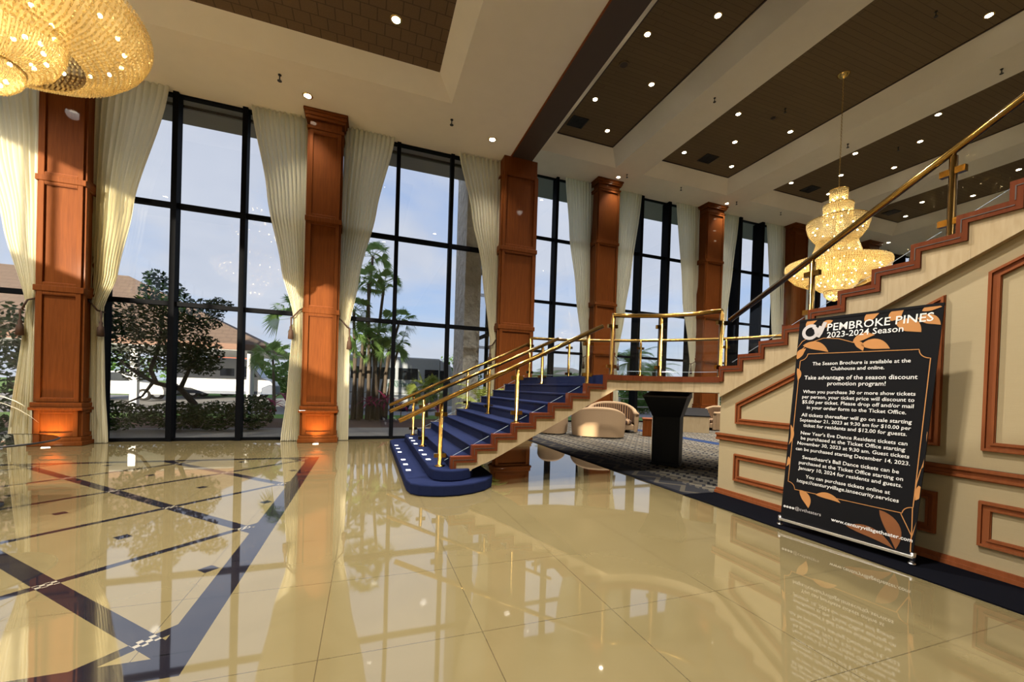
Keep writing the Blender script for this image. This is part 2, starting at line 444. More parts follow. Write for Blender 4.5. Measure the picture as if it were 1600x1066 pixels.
struct('ceiling_roof_slab', MB().box((3.65, YB-.3, 11.8), (XR+.3, YW2+.3, 12.2)), CONC)
# walls behind and beside the camera
wb = MB()
BW = (-5.68, -5.05, 4.5, 5.12)  # gap added in the unseen wall, sized to aim a sun beam
for a, b in (((XL-.2, 0), (BW[0], 12)), ((BW[1], 0), (XR+.2, 12)), ((BW[0], 0), (BW[1], BW[2])), ((BW[0], BW[3]), (BW[1], 12))): wb.box((a[0], YB-.2, a[1]), (b[0], YB, b[1]))
struct('wall_back', wb, PLASTER)
w = sgroup('window_11', (-5.5, YB, 5))  # added glazed opening, out of view, passing sun onto the tan sofa
MB().box((BW[0], YB-.12, BW[2]), (BW[1], YB-.11, BW[3])).build('window_glass', GLASS, w)
f = MB()
for x in (BW[0], BW[1]): f.box((x-.03, YB-.15, BW[2]), (x+.03, YB-.08, BW[3]))
f.build('window_frame', ALU, w)
struct('wall_left', MB().box((XL-.2, YB, 0), (XL, YW1, 5.88)), PLASTER)
struct('wall_end', MB().box((XR, YB, 0), (XR+.2, YW2, 12)), PLASTER)
w = sgroup('window_1', (XL, 0, 6))
MB().box((XL-.02, YB, 5.88), (XL-.01, YW1, Z1)).build('window_glass', GLASS, w)
f = MB()
for y in [YB + 1.6*i for i in range(16)]: f.box((XL-.06, y-.04, 5.88), (XL+.04, y+.04, Z1))
f.build('window_frame', ALU, w)

# ---------------------------------------------------------------- window walls
def bay(n, x0, x1, y, zt, mull, trans, mw, md, tw=.1):
    w = sgroup('window_%d' % n, ((x0+x1)/2, y, 0))
    MB().box((x0, y+.02, .05), (x1, y+.028, zt)).build('window_glass', GLASS, w)
    f = MB()
    f.box((x0, y-.05, 0), (x1, y+.08, .07)).box((x0, y-.05, zt-.05), (x1, y+.08, zt))
    for z in trans: f.box((x0, y-.06, z-tw/2), (x1, y+.1, z+tw/2))
    for x in mull: f.box((x-mw/2, y-md/2, 0), (x+mw/2, y+md/2, zt))
    f.build('window_frame', ALU, w)
bay(2, XL, -5.95, YW1, Z1, (-10.4, -9.0, -7.6, -6.4, -5.6), (3.21, 5.5), .10, .22)
bay(3, -5.95, -1.1, YW1, Z1, (-5.55, -4.31, -2.93, -1.6), (3.21, 5.5), .11, .26)
bay(4, -1.1, 3.65, YW1, Z1, (-.6, .66, 2.13, 3.55), (3.21, 5.5), .10, .2)
# return window where the lounge steps out
w = sgroup('window_5', (3.68, 14.5, 0))
MB().box((3.66, YW1, .05), (3.668, YW2, Z2)).build('window_glass', GLASS, w)
f = MB()
for z in (3.21, 5.5, 8.34): f.box((3.6, YW1, z-.04), (3.74, YW2, z+.04))
for y in (13.0, 14.3, 15.6): f.box((3.62, y-.06, 0), (3.72, y+.06, Z2))
f.box((3.58, YW2-.1, 0), (3.78, YW2+.1, Z2)); f.box((3.58, YW1-.1, Z1), (3.78, YW1+.1, Z2)); f.box((3.6, YW1, 0), (3.74, YW2, .07))
f.build('window_frame', ALU, w)
TR = (3.22, 5.47, 8.34)
bay(6, 3.65, 10.2, YW2, Z2, (5.6, 7.93, 9.6), TR, .13, .42, .11)
bay(7, 10.2, 16.5, YW2, Z2, (10.9, 12.5, 14.15, 15.8), TR, .16, .5, .11)
bay(8, 16.5, 22.6, YW2, Z2, (17.2, 18.83, 20.45, 22.0), TR, .18, .6, .11)
bay(9, 22.6, 28.9, YW2, Z2, (23.4, 25.1, 26.7, 28.2), TR, .18, .6, .11)
bay(10, 28.9, XR, YW2, Z2, (29.6, 31.3, 33.0), TR, .18, .6, .11)
struct('wall_fascia', MB().box((3.58, YW1-.06, Z1-.02), (3.76, YW2, Z1+.1)).box((3.62, YW1-.05, Z1), (3.72, YW1+.05, Z2)), DARKB)
# ---------------------------------------------------------------- pillars
def pillar(x0, x1, y0, y1, zt, rails, label, cap=True):
    xc, yc = (x0+x1)/2, (y0+y1)/2
    t = thing('wood_pillar', label, 'pillar', (xc, yc, 0), 'cherry wood clad pillars')
    MB().box((x0, y0, 0), (x1, y1, zt)).build('pillar_shaft', WOOD, t)
    b = MB().box((x0-.09, y0-.09, 0), (x1+.09, y1, .10)).box((x0-.07, y0-.07, .10), (x1+.07, y1, .18))
    b.box((x0-.02, y0-.02, .18), (x1+.02, y1, .74)); b.box((x0-.085, y0-.085, .74), (x1+.085, y1, .80)).box((x0-.065, y0-.065, .80), (x1+.065, y1, .90))
    b.build('pillar_base', WOOD, t, bevel=.012)
    for z in rails: MB().box((x0-.055, y0-.06, z-.06), (x1+.055, y1, z+.06)).build('rail_moulding', WOOD, t, bevel=.01)
    if cap:
        c = MB(); h = zt
        for k, (z0, z1, o) in enumerate(((h-.45, h-.38, .06), (h-.22, h-.15, .08), (h-.15, h-.07, .11), (h-.07, h, .14))):
            c.box((x0-o, y0-o, z0), (x1+o, y1, z1))
        c.build('capital', WOOD, t, bevel=.015)
    p = MB(); zs = [.90] + sorted(rails) + [zt-.42]
    segs = [(.25, .70)] + [(a+(.1 if i else .07), b-.1) for i, (a, b) in enumerate(zip(zs, zs[1:]))]
    for a, b in segs:
        s = .085; d = .05 if a > .5 else .06
        for (u0, u1, v0, v1) in ((x0+.0, x0+s, a-.06, b+.06), (x1-s, x1, a-.06, b+.06), (x0+s, x1-s, a-.06, a+.02), (x0+s, x1-s, b-.02, b+.06)):
            p.box((u0, y0-d+.005, v0), (u1, y0, v1))
        for sx, X in ((-1, x0), (1, x1)):
            xa, xb = (X-d+.005, X) if sx < 0 else (X, X+d-.005)
            for (u0, u1, v0, v1) in ((y0, y0+.08, a-.06, b+.06), (y0+.08, y1, a-.06, a+.02), (y0+.08, y1, b-.02, b+.06)):
                p.box((xa, u0, v0), (xb, u1, v1))
    p.build('panel_frame', WOOD, t, bevel=.006)
    m = MB()
    for a, b in segs:
        s = .085; d = .05 if a > .5 else .06
        for p0, p1 in (((x0+s, a+.02), (x0+s, b-.02)), ((x1-s, a+.02), (x1-s, b-.02)), ((x0+s, a+.02), (x1-s, a+.02)), ((x0+s, b-.02), (x1-s, b-.02))):
            m.obox((p0[0], y0-d/2, p0[1]), (p1[0], y0-d/2, p1[1]), .018, .018)
    m.build('panel_bead', WOODM, t)
    return t
RL = (3.23, 5.46); RR = (3.23, 5.47, 8.27)
pillar(-11.2, -10.45, 11.12, 11.6, Z1, RL, 'cherry wood pillar in the far left corner of the window wall') if False else None
pillar(-6.35, -5.655, 11.12, 11.6, Z1, RL, 'cherry wood pillar behind the low smoked glass table with a sunlit middle panel')
pillar(-1.46, -.745, 11.12, 11.6, Z1, RL, 'cherry wood pillar between the shade tree window and the palm clump window')
pillar(3.49, 4.50, 11.1, 11.7, Z1, RL, 'wide dark cherry wood pillar under the end of the dark ceiling beam', cap=False)
pillar(9.66, 10.74, 16.35, 17.0, Z2, RR, 'cherry wood pillar rising behind the top of the lower stair flight')
pillar(15.96, 17.02, 16.35, 17.0, Z2, RR, 'cherry wood pillar standing behind the stair landing rail')
pillar(22.12, 23.15, 16.35, 17.0, Z2, RR, 'cherry wood pillar just left of the hanging crystal chandelier')
pillar(28.4, 29.4, 16.35, 17.0, Z2, RR, 'cherry wood pillar hidden mostly behind the wide bowl of the hanging chandelier')
# ---------------------------------------------------------------- curtains
def curtain(y, zt, outer, inner, nf, label, tie, side):
    # outer / inner: (z, x) rows; side +1 = the free edge is at greater x
    xs = [v for _, v in outer] + [v for _, v in inner]
    t = thing('curtain', label, 'curtain', (sum(xs)/len(xs), y, 0), 'cream tied back curtains')
    rows = []; nz = 46; nx = nf*8
    for i in range(nz+1):
        z = .015 + (zt-.03)*i/nz
        a = interp(inner, z); b = interp(outer, z); wd = abs(b-a)
        r = []
        for k in range(nx+1):
            u = k/nx; 
            gather = math.exp(-((z-tie)/.35)**2)
            amp = min(.085, .055*(1+.3*math.sin(5*u+1.3)))*(1-.45*gather)
            ph = 2*PI*nf*u + .25*math.sin(z*1.1+u*7)
            sag = -.10*gather*math.sin(PI*u)
            yy = y + amp*math.sin(ph) + .25*amp*math.sin(2.3*ph+1+z*.4) + sag
            xx = a+(b-a)*u + .012*math.sin(ph*1.0+z)
            zz = z if i else z + .008*math.sin(ph)
            r.append((xx, yy, zz))
        rows.append(r)
    o = MB().grid(rows).build('drape', CURT, t, smooth=True)
    a = interp(inner, tie); b = interp(outer, tie)
    c = MB().tube([(a-.02*side, y-.02, tie+.22), (a+(b-a)*.3, y-.17, tie+.14), (b-.03*side, y-.16, tie-.04), (b+.03*side, y-.03, tie-.06)], .018, 8)
    tb = c.build('tieback', CORD, t, smooth=True)
    bx = b+.02*side
    MB().lathe([(.004, .0), (.02, -.02), (.016, -.22), (.035, -.26), (.03, -.32), (.055, -.36), (.065, -.55), (.005, -.56)], (bx, y-.13, tie-.04), 12).build('tassel', CORD, tb, smooth=True)
    return t
YC = 11.46
curtain(YC, Z1, [(0, -6.95), (2.85, -6.72), (4.6, -7.1), (6.2, -7.5), (8.07, -7.95)], [(0, -6.55), (2.85, -6.56), (8.07, -6.5)], 11, 'cream curtain tied back against the left side of the pillar by the glass table', 2.85, -1)
curtain(YC, Z1, [(0, -5.34), (1.3, -5.42), (2.92, -5.46), (3.72, -5.22), (5.2, -4.98), (8.07, -4.39)], [(0, -5.68), (2.92, -5.69), (8.07, -5.72)], 11, 'cream curtain tied back on the right of the pillar by the glass table', 2.92, 1)
curtain(YC, Z1, [(0, -1.97), (1.2, -1.86), (3.12, -1.77), (4.26, -2.05), (6., -2.4), (8.07, -2.79)], [(0, -1.42), (1.2, -1.48), (3.12, -1.52), (8.07, -1.5)], 11, 'cream curtain pooling at the floor left of the pillar beside the palm clump', 3.12, -1)
curtain(YC, Z1, [(0, -.42), (1.5, -.44), (2.95, -.47), (4.16, -.26), (6., .12), (8.07, .52)], [(0, -.74), (2.95, -.74), (8.07, -.72)], 11, 'cream curtain tied back right of the pillar, in front of the palm clump', 2.95, 1)
curtain(YC, Z1, [(0, 3.22), (1.5, 3.26), (2.75, 3.33), (4.9, 3.04), (6.4, 2.68), (8.07, 2.25)], [(0, 3.52), (2.75, 3.53), (8.07, 3.56)], 10, 'cream curtain against the wide dark pillar behind the stair handrails', 2.75, -1)
YC2 = 16.9
curtain(YC2, Z2, [(0, 9.2), (3.1, 9.42), (6.2, 8.93), (8.6, 8.5), (11.13, 8.25)], [(0, 9.8), (3.1, 9.8), (11.13, 9.78)], 10, 'cream curtain left of the pillar above the top of the lower flight', 3.1, -1)
curtain(YC2, Z2, [(0, 11.5), (3.1, 11.25), (5.2, 11.62), (7.15, 11.9), (11.13, 12.38)], [(0, 10.85), (3.1, 10.85), (11.13, 10.8)], 10, 'cream curtain right of the pillar above the top of the lower flight', 3.1, 1)
curtain(YC2, Z2, [(0, 15.4), (3.1, 15.66), (4.2, 15.5), (6.24, 15.05), (11.13, 14.47)], [(0, 16.1), (3.1, 16.1), (11.13, 16.0)], 10, 'cream curtain left of the pillar behind the landing rail', 3.1, -1)
curtain(YC2, Z2, [(0, 17.8), (3.1, 17.55), (5.5, 18.0), (8.3, 18.3), (11.13, 18.62)], [(0, 17.05), (3.1, 17.05), (11.13, 17.1)], 9, 'cream curtain right of the pillar behind the landing rail', 3.1, 1)
curtain(YC2, Z2, [(0, 21.3), (3.1, 21.7), (5.8, 21.28), (8.3, 20.95), (11.13, 20.66)], [(0, 22.3), (3.1, 22.3), (11.13, 22.3)], 10, 'cream curtain left of the pillar beside the hanging chandelier', 3.1, -1)
curtain(YC2, Z2, [(0, 24.1), (3.1, 23.8), (5.8, 24.3), (8.3, 24.7), (11.13, 25.1)], [(0, 23.2), (3.1, 23.2), (11.13, 23.2)], 9, 'cream curtain right of the last pillar, partly behind the hanging chandelier', 3.1, 1)
# ---------------------------------------------------------------- ceiling fittings
def downlight_proto():
    t = thing('recessed_downlight', 'x', 'ceiling light', (0, 0, 0), 'recessed ceiling downlights', local=True)
    MB().lathe([(.075, -.004), (.105, -.012), (.115, -.002), (.115, .0)], n=20).build('trim_ring', GOLD, t, smooth=True)
    MB().lathe([(.001, -.006), (.078, -.006)], n=20).build('lamp_lens', LAMP, t)
    return t
SPOT = bpy.data.lights.new('downlight_beam', 'SPOT'); SPOT.energy = 1080; SPOT.spot_size = 1.55; SPOT.spot_blend = .9; SPOT.color = (1., .92, .80); SPOT.shadow_soft_size = .08
SPOTS = SPOT.copy(); SPOTS.energy = 190
DL = []
ords = ['nearest the windows', 'second from the windows', 'third from the windows', 'fourth from the windows', 'fifth from the windows']
def row(pts, z, where):
    for i, (x, y) in enumerate(pts): DL.append((x, y, z, 'downlight %s, %s' % (where, ords[i]) if len(pts) > 1 else 'lone downlight %s' % where))
row([(8.57, 14.03), (7.23, 12.7), (8.57, 11.4), (7.23, 9.88), (8.59, 8.71)], Z2T, 'in the brown recess beside the dark beam')
row([(12.33, 14.05), (15., 14.1)], Z2T, 'in the recess holding the chandelier chain, by its grille')
row([(13.64, 12.71)], Z2T, 'in the chandelier recess, alone on its centre line')
row([(12.37, 11.42), (15.01, 11.43)], Z2T, 'in the recess holding the chandelier chain, middle pair')
row([(15.07, 6.14)], Z2T, 'in the chandelier recess toward the top right corner of the picture')
row([(18.7, 14.1), (18.75, 11.43), (18.76, 8.82)], Z2T, 'on the near edge of the recess behind the chandelier chain')
row([(20.04, 12.76), (20.11, 9.97)], Z2T, 'on the centre line of the recess behind the chandelier chain')
row([(21.35, 14.14), (21.4, 11.48), (21.38, 8.84)], Z2T, 'on the far edge of the recess behind the chandelier chain')
row([(27.67, 14.22), (26.42, 12.91), (27.72, 11.58), (26.29, 9.58)], Z2T, 'in the last brown recess seen below the brass handrail')
row([(10.4, 15.97)], Z2, 'in the white soffit above the pillar by the lower flight')
row([(16.82, 16.01)], Z2, 'in the white soffit above the pillar behind the landing')
row([(29.78, 16.1)], Z2, 'in the far white soffit just right of the chandelier')
row([(32.0, 15.95)], Z2, 'in the far white soffit low over the stair treads')
row([(-1.46, 10.6)], Z1, 'in the white soffit above the pillar by the palm clump')
row([(2.96, 10.55)], Z1, 'in the white soffit near the wide dark pillar')
row([(.34, 8.24)], Z1T, 'in the square patterned brown tile of the left hall')
dl0 = downlight_proto()
for i, (x, y, z, lab) in enumerate(DL):
    o = dl0 if i == 0 else clone(dl0, (x, y, z))
    o.location = (x, y, z); o['label'] = lab
    L = bpy.data.objects.new('downlight_beam', SPOTS if z in (Z1, Z2) else SPOT); COL.objects.link(L); L.location = (x, y, z-.05)
# fill lamps added out of view to brighten both halls
SP2 = bpy.data.lights.new('fill_lamp', 'SPOT'); SP2.energy = 1950; SP2.spot_size = 2.4; SP2.spot_blend = .8; SP2.color = (1., .94, .84); SP2.shadow_soft_size = .15
for x, y, z in ((-3, 2.4, Z1T), (.6, 2.4, Z1T), (-7.5, 4, Z1T), (-7.5, 8, Z1T), (-6, -4, Z1), (2.6, 5.5, Z1), (8, 4, Z2T), (8, 0, Z2T), (14, 2, Z2T), (20, 4, Z2T)):
    o = clone(dl0, (x, y, z), label='added fill downlight in the ceiling, out of view', group='added fill downlights out of view')
    L = bpy.data.objects.new('fill_lamp', SP2); COL.objects.link(L); L.location = (x, y, z-.06)
def sprinkler_proto():
    t = thing('ceiling_sprinkler', 'x', 'sprinkler', (0, 0, 0), 'fire sprinklers', local=True)
    MB().lathe([(.001, 0), (.035, 0), (.035, -.015), (.012, -.02), (.012, -.1), (.001, -.1)], n=12).build('pipe', BLACK, t)
    MB().lathe([(.001, -.13), (.045, -.13), (.045, -.138), (.001, -.138)], n=12).build('deflector', BLACK, t)
    MB().tube([(-.025, 0, -.1), (-.02, 0, -.13)], .006, 6).tube([(.025, 0, -.1), (.02, 0, -.13)], .006, 6).build('arm', BLACK, t)
    return t
sp0 = sprinkler_proto()
for i, (x, y, z, lab) in enumerate(((-1.94, 10.11, Z1, 'small dark sprinkler head in the left white soffit, left of the downlight'), (1.8, 10.16, Z1, 'small dark sprinkler head in the left white soffit below the coffer corner'),
        (10.62, 15.62, Z2, 'small sprinkler head beside the soffit downlight over the lower flight pillar'), (13.59, 15.61, Z2, 'small sprinkler head in the soffit above the middle lounge window'),
        (17.1, 15.69, Z2, 'small sprinkler head beside the soffit downlight over the landing pillar'), (10.39, 10.54, Z2, 'small sprinkler head under the first pale ceiling beam'), (20.13, 15.68, Z2, 'small sprinkler head in the soffit left of the chandelier top'),
        (13.63, 10.6, Z2T, 'small sprinkler head in the brown recess left of the chandelier canopy'), (19.81, 10.51, Z2T, 'small sprinkler head in the brown recess right of the chandelier chain'), (13.69, 6.57, Z2T, 'small sprinkler head in the brown recess near the top edge, by the large downlight'),
        (16.88, 10.55, Z2, 'small sprinkler head under the second pale beam beside the chandelier chain'), (16.96, 6.6, Z2, 'small sprinkler head under the second pale beam above the handrail'))):
    o = sp0 if i == 0 else clone(sp0, (x, y, z))
    o.location = (x, y, z); o['label'] = lab
def vent_proto():
    t = thing('air_grille', 'x', 'vent', (0, 0, 0), 'dark ceiling grilles', local=True)
    MB().box((-.3, -.28, -.01), (.3, .28, 0)).build('backing', GRILLE, t)
    f = MB()
    for a, b in (((-.32, -.3), (.32, -.26)), ((-.32, .26), (.32, .3)), ((-.32, -.26), (-.28, .26)), ((.28, -.26), (.32, .26))): f.box((a[0], a[1], -.025), (b[0], b[1], 0))
    f.build('frame', GRILLE, t)
    s = MB()
    for k in range(9): s.box((-.28, -.24+k*.058, -.02), (.28, -.225+k*.058, -.008))
    s.build('louvre', BLACK, t)
    return t
v0 = vent_proto()
for i, (x, y, lab) in enumerate(((7.25, 14.0, 'dark square grille in the brown recess beside the dark beam'), (13.58, 14.02, 'dark square grille in the recess left of the hanging chandelier'), (20.05, 14.15, 'dark square grille in the recess just above the chandelier crown'), (26.4, 14.2, 'dark square grille in the last recess, right of the chandelier'))):
    o = v0 if i == 0 else clone(v0, (x, y, Z2T))
    o.location = (x, y, Z2T); o['label'] = lab
t = thing('ceiling_speaker', 'round brown speaker grille in the recess beside the dark beam', 'speaker', (7.25, 11.04, Z2T))
MB().lathe([(.001, -.015), (.12, -.015), (.125, -.0)], (7.25, 11.04, Z2T), 24).build('grille', DARKB, t)
MB().lathe([(.12, -.022), (.16, -.022), (.165, 0)], (7.25, 11.04, Z2T), 24).build('rim', TILE_R, t)
t = thing('smoke_detector', 'small round detector in the chandelier recess near a sprinkler', 'detector', (13.68, 11.1, Z2T))
MB().lathe([(.001, -.05), (.05, -.05), (.08, -.02), (.085, 0)], (13.68, 11.1, Z2T), 16).build('housing', DARKB, t)
MB().lathe([(.05, -.051), (.06, -.045), (.066, -.035)], (13.68, 11.1, Z2T), 16).build('vent_ring', BLACK, t)
# ---------------------------------------------------------------- chandeliers
def beads(prof, cols, size):
    """rows of small crystals over a surface of revolution given by (r, z) points"""
    mb = MB()
    L = [0]
    for (a, b), (c, d) in zip(prof, prof[1:]): L.append(L[-1]+math.hypot(c-a, d-b))
    nrow = max(2, int(L[-1]/(size*1.55)))
    for i in range(nrow+1):
        s = L[-1]*i/nrow
        for j in range(len(prof)-1):
            if s <= L[j+1]+1e-6: break
        t = (s-L[j])/max(1e-6, L[j+1]-L[j]); r = prof[j][0]+(prof[j+1][0]-prof[j][0])*t; z = prof[j][1]+(prof[j+1][1]-prof[j][1])*t
        n = max(8, int(2*PI*r/(size*1.45)))
        for k in range(n):
            a = 2*PI*(k+.5*(i % 2))/n; c, d = math.cos(a), math.sin(a)
            p = Vector((r*c, r*d, z)); u = Vector((-d, c, 0))*size*.5; w = Vector((0, 0, size*.62)); v = Vector((c, d, 0))*size*.5
            mb.add([p-w, p+u, p+v, p-u, p-v, p+w], [(0,1,2),(0,2,3),(0,3,4),(0,4,1),(5,2,1),(5,3,2),(5,4,3),(5,1,4)])
    return mb
TIERS = [('top_tier', [(.235, 3.46), (.225, 3.2), (.23, 3.02)], .034, 6, .15, 3.2),
         ('second_tier', [(.385, 3.0), (.37, 2.75), (.375, 2.55)], .034, 8, .28, 2.75),
         ('upper_bowl', [(.80, 2.5), (.795, 2.38), (.74, 2.18), (.62, 1.98), (.5, 1.86)], .034, 12, .62, 2.25),
         ('neck_skirt', [(.5, 1.95), (.56, 1.7), (.64, 1.45), (.70, 1.2)], .034, 12, .5, 1.5),
         ('wide_bowl', [(.70, 1.24), (1.05, 1.22), (1.34, 1.16), (1.335, 1.04), (1.26, .88), (1.08, .68), (.78, .52)], .036, 22, 1.08, .95),
         ('lower_drum', [(.61, 1.25), (.61, .75)], .036, 12, .5, .9),
         ('lower_bowl', [(.60, .75), (.585, .6), (.52, .45), (.40, .34), (.29, .29)], .033, 12, .44, .56),
         ('bottom_bowl', [(.29, .29), (.27, .17), (.18, .06), (.02, .0)], .03, 6, .15, .15)]
def chandelier(loc, ztop, label):
    x, y, z = loc
    t = thing('crystal_chandelier', label, 'chandelier', loc, 'tiered crystal chandeliers', local=True)
    for nm, prof, size, nb, br, bz in TIERS:
        o = beads(prof, 0, size).build(nm, CRYS, t)
        MB().lathe([(r*.965, z) for r, z in prof], n=48).build('crystal_lining', LINER, o, smooth=True)
        r0, z0 = prof[0]
        MB().tube([(r0*1.0*math.cos(2*PI*k/48), r0*math.sin(2*PI*k/48), z0+.01) for k in range(49)], .014, 6, caps=False).build('gilt_rim', GOLD, o, smooth=True)
        for k in range(nb):
            a = 2*PI*(k+.3)/nb
            b = MB().sphere((br*math.cos(a), br*math.sin(a), bz), .022, 8, 5).build('bulb', BULB, o, smooth=True)
    MB().lathe([(.04, .1), (.04, 3.5), (.001, 3.5)], n=10).build('stem', GOLD, t, smooth=True)
    h = ztop - z
    c = MB(); zz = 3.48
    k = 0
    while zz < h-.1:
        a = PI/2*(k % 2); r = .018
        c.tube([(r*math.cos(q_)*math.cos(a), r*math.cos(q_)*math.sin(a), zz+.035+.03*math.sin(q_)) for q_ in [2*PI*i/8 for i in range(9)]], .006, 5, caps=False)
        zz += .055; k += 1
    if k: c.build('chain', GOLD, t, smooth=True)
    MB().lathe([(.001, h-.14), (.03, h-.13), (.10, h-.08), (.17, h-.02), (.17, h-.002)], n=24).build('canopy', GOLD, t, smooth=True)
    return t
chandelier((13.80, 8.83, 4.57), Z2T, 'tiered gold crystal chandelier hanging on a chain beyond the stairs')
chandelier((-3.95, 6.1, 4.52), Z1T, 'large gold crystal chandelier cut off by the top left corner')
# ---------------------------------------------------------------- staircase
def zs1(x): return max(0., .292+.527*(x-1.515))
st = thing('staircase', 'grand staircase with navy carpeted steps, cream stone side and quarter landing', 'staircase', (3, 8, 0))
YN, YF = 5.86, 9.85
def rounded(x0, yn, yf, bulge):
    pts = [(x0, yf), (x0, yn)] + bulge
    return pts
p1 = [(.56, 10.22), (.56, 5.95), (.60, 5.72), (.70, 5.60), (.85, 5.52), (1.02, 5.48), (1.24, 5.49), (1.45, 5.56), (1.66, 5.70), (1.80, 5.88), (1.87, 6.06), (1.88, 6.3), (1.88, 9.95), (1.80, 10.2), (1.5, 10.45), (1.0, 10.52), (.66, 10.42)]
p2 = [(.88, 10.0), (.88, 5.98), (.92, 5.80), (1.02, 5.70), (1.16, 5.66), (1.32, 5.69), (1.45, 5.79), (1.53, 5.95), (1.55, 6.15), (1.55, 9.9), (1.4, 10.1), (1.1, 10.16), (.94, 10.1)]
s1 = MB().prism(p1, 'z', 0, .16).build('plinth_step', NAVY, st, bevel=.02)
s2 = MB().prism(p2, 'z', .16, .32).build('plinth_step', NAVY, st, bevel=.02)
for s_, x, z in ((s1, .65, .16), (s2, .955, .32)):
    for y in (9.3, 8.84, 8.37, 7.52, 7.06, 6.58):
        MB().box((x-.035, y-.045, z), (x+.035, y+.045, z+.004)).build('step_light', LED, s_)
for k in range(8):
    x0 = 1.16+.305*k; x1 = x0+.305; z = .48+.16*k
    MB().prism([(x0, max(.3, zs1(x0))), (x1+.02, max(.3, zs1(x1))), (x1+.02, z), (x0-.012, z), (x0-.012, z-.03), (x0, z-.035)], 'y', YN+.01, YF).build('step', NAVY, st, bevel=.006)
near = [(3.6, YN), (3.95, 5.85), (4.3, 5.76), (4.6, 5.60), (4.84, 5.37), (4.99, 5.10), (5.07, 4.84), (5.09, 4.795)]
far = [(8.9, 4.795), (8.8, 5.3), (8.37, 6.32), (8.16, 6.85), (7.84, 7.35), (7.22, 8.08), (6.47, 8.76), (5.72, 9.29), (4.9, 9.70), (4.2, 9.85), (3.6, 9.85)]
MB().prism([(x, y) for x, y in near+far], 'z', 1.54, 1.75).build('landing', STONE, st)
inn = [(x-.0+.04, y+.05) for x, y in near[:-2]] + [(5.11, 4.83)]
MB().prism(inn + [(8.86, 4.83)] + [(x-.05, y-.05) for x, y in far[1:]], 'z', 1.745, 1.762).build('landing_carpet', NAVY, st)
def y2(j): return 4.795-.3255*j
def z2(j): return 1.76+.158*(j+1)
def zs2(y): return 1.505+.489*(4.71-y)
XS = 5.09
NJ = 14
for j in range(NJ):
    ya, yb = y2(j), y2(j+1)
    MB().prism([(ya, zs2(ya)), (ya, z2(j)), (yb-.02, z2(j)), (yb-.02, zs2(yb))], 'x', XS+.08, 8.9).build('step', NAVY, st)
# stringers
sg = MB()
for k in range(8):
    x0 = 1.16+.305*k; x1 = x0+.305; z = .48+.16*k
    sg.prism([(x0, max(.30, zs1(x0)) if x0 < 1.5 else zs1(x0)), (x1, zs1(x1) if x1 > 1.7 else max(.28, zs1(x1))), (x1, z), (x0, z)], 'y', YN-.08, YN)
sg.prism([(3.6, zs1(3.6)), (3.86, 1.528), (3.86, 1.76), (3.6, 1.76)], 'y', YN-.08, YN)
# curved fascia round the landing
nf_ = [(3.86, YN-.08), (4.0, YN-.085), (4.3, 5.70), (4.58, 5.53), (4.79, 5.31), (4.93, 5.07), (5.01, 4.84), (5.03, 4.795)]
lo = [(x, y, 1.528) for x, y in nf_]; hi = [(x, y, 1.76) for x, y in nf_]
lo2 = [(x+.06, y+.06, 1.528) for x, y in nf_]; hi2 = [(x+.06, y+.06, 1.76) for x, y in nf_]
sg.grid([lo, hi]).grid([lo2, hi2]).grid([lo, lo2]).grid([hi, hi2])
for j in range(NJ):
    ya, yb = y2(j), y2(j+1)
    sg.prism([(ya, zs2(ya)), (ya, z2(j)), (yb, z2(j)), (yb, zs2(yb))], 'x', XS-.06, XS+.08)
so = sg.build('stone_stringer', STONE, st)
fs = MB()
for k in range(8):
    x0 = 1.16+.305*k; x1 = x0+.305; z = .48+.16*k
    fs.prism([(x0, zs1(x0)), (x1, zs1(x1)), (x1, z), (x0, z)], 'y', YF, YF+.08)
for (a, b), (c, d) in zip(far[:-1], far[1:]): fs.add([(a, b, 1.528), (c, d, 1.528), (c, d, 1.76), (a, b, 1.76)], [(0, 1, 2, 3)])
fs.build('far_stringer', STONE, st)
uf = MB().add([(1.2, YN, zs1(1.2)+.0), (3.6, YN, zs1(3.6)), (3.6, YF, zs1(3.6)), (1.2, YF, zs1(1.2))], [(0, 1, 2, 3)]); uf.build('underside', DARKB, st)
# wood trim following the steps
T = .075
tr = MB()
for k in range(8):
    x0 = 1.16+.305*k; x1 = x0+.305; z = .48+.16*k; zp = z-.16
    lo_ = zp-(T if k else 0)
    tr.box((x0-.004, YN-.10, lo_), (x0+T, YN+.004, z+.012))
    tr.box((x0+T, YN-.10, z-T), (x1-.004, YN+.004, z+.012))
tr.box((3.6, YN-.10, 1.60-T), (3.6+T, YN+.004, 1.772)).box((3.6+T, YN-.10, 1.76-T), (3.87, YN+.004, 1.772))
off = .022
A = [(x-off*.7, y-off, 1.76-T) for x, y in nf_]; B = [(x-off*.7, y-off, 1.772) for x, y in nf_]; Cc = [(x+.07, y+.07, 1.772) for x, y in nf_]; D = [(x+.01, y+.01, 1.76-T) for x, y in nf_]
tr.grid([A, B]).grid([B, Cc]).grid([A, D])
for j in range(NJ):
    ya, yb = y2(j), y2(j+1); z = z2(j); zp = z-.158
    tr.box((XS-.085, ya-T, zp-(T if j else .06)), (XS+.085, ya+.004, z+.012))
    tr.box((XS-.085, yb+.004, z-T), (XS+.085, ya-T, z+.012))
tr.build('wood_nosing_trim', WOODT, st)
gr_ = MB()
for k in range(8):
    x0 = 1.16+.305*k; x1 = x0+.305; z = .48+.16*k
    gr_.box((x0+.028, YN-.104, z-.13 if k else z-.15), (x0+.036, YN-.09, z-.03)); gr_.box((x0+.036, YN-.104, z-.038), (x1+.03, YN-.09, z-.03))
gr_.build('trim_groove', DARKB, st); gr_ = MB()
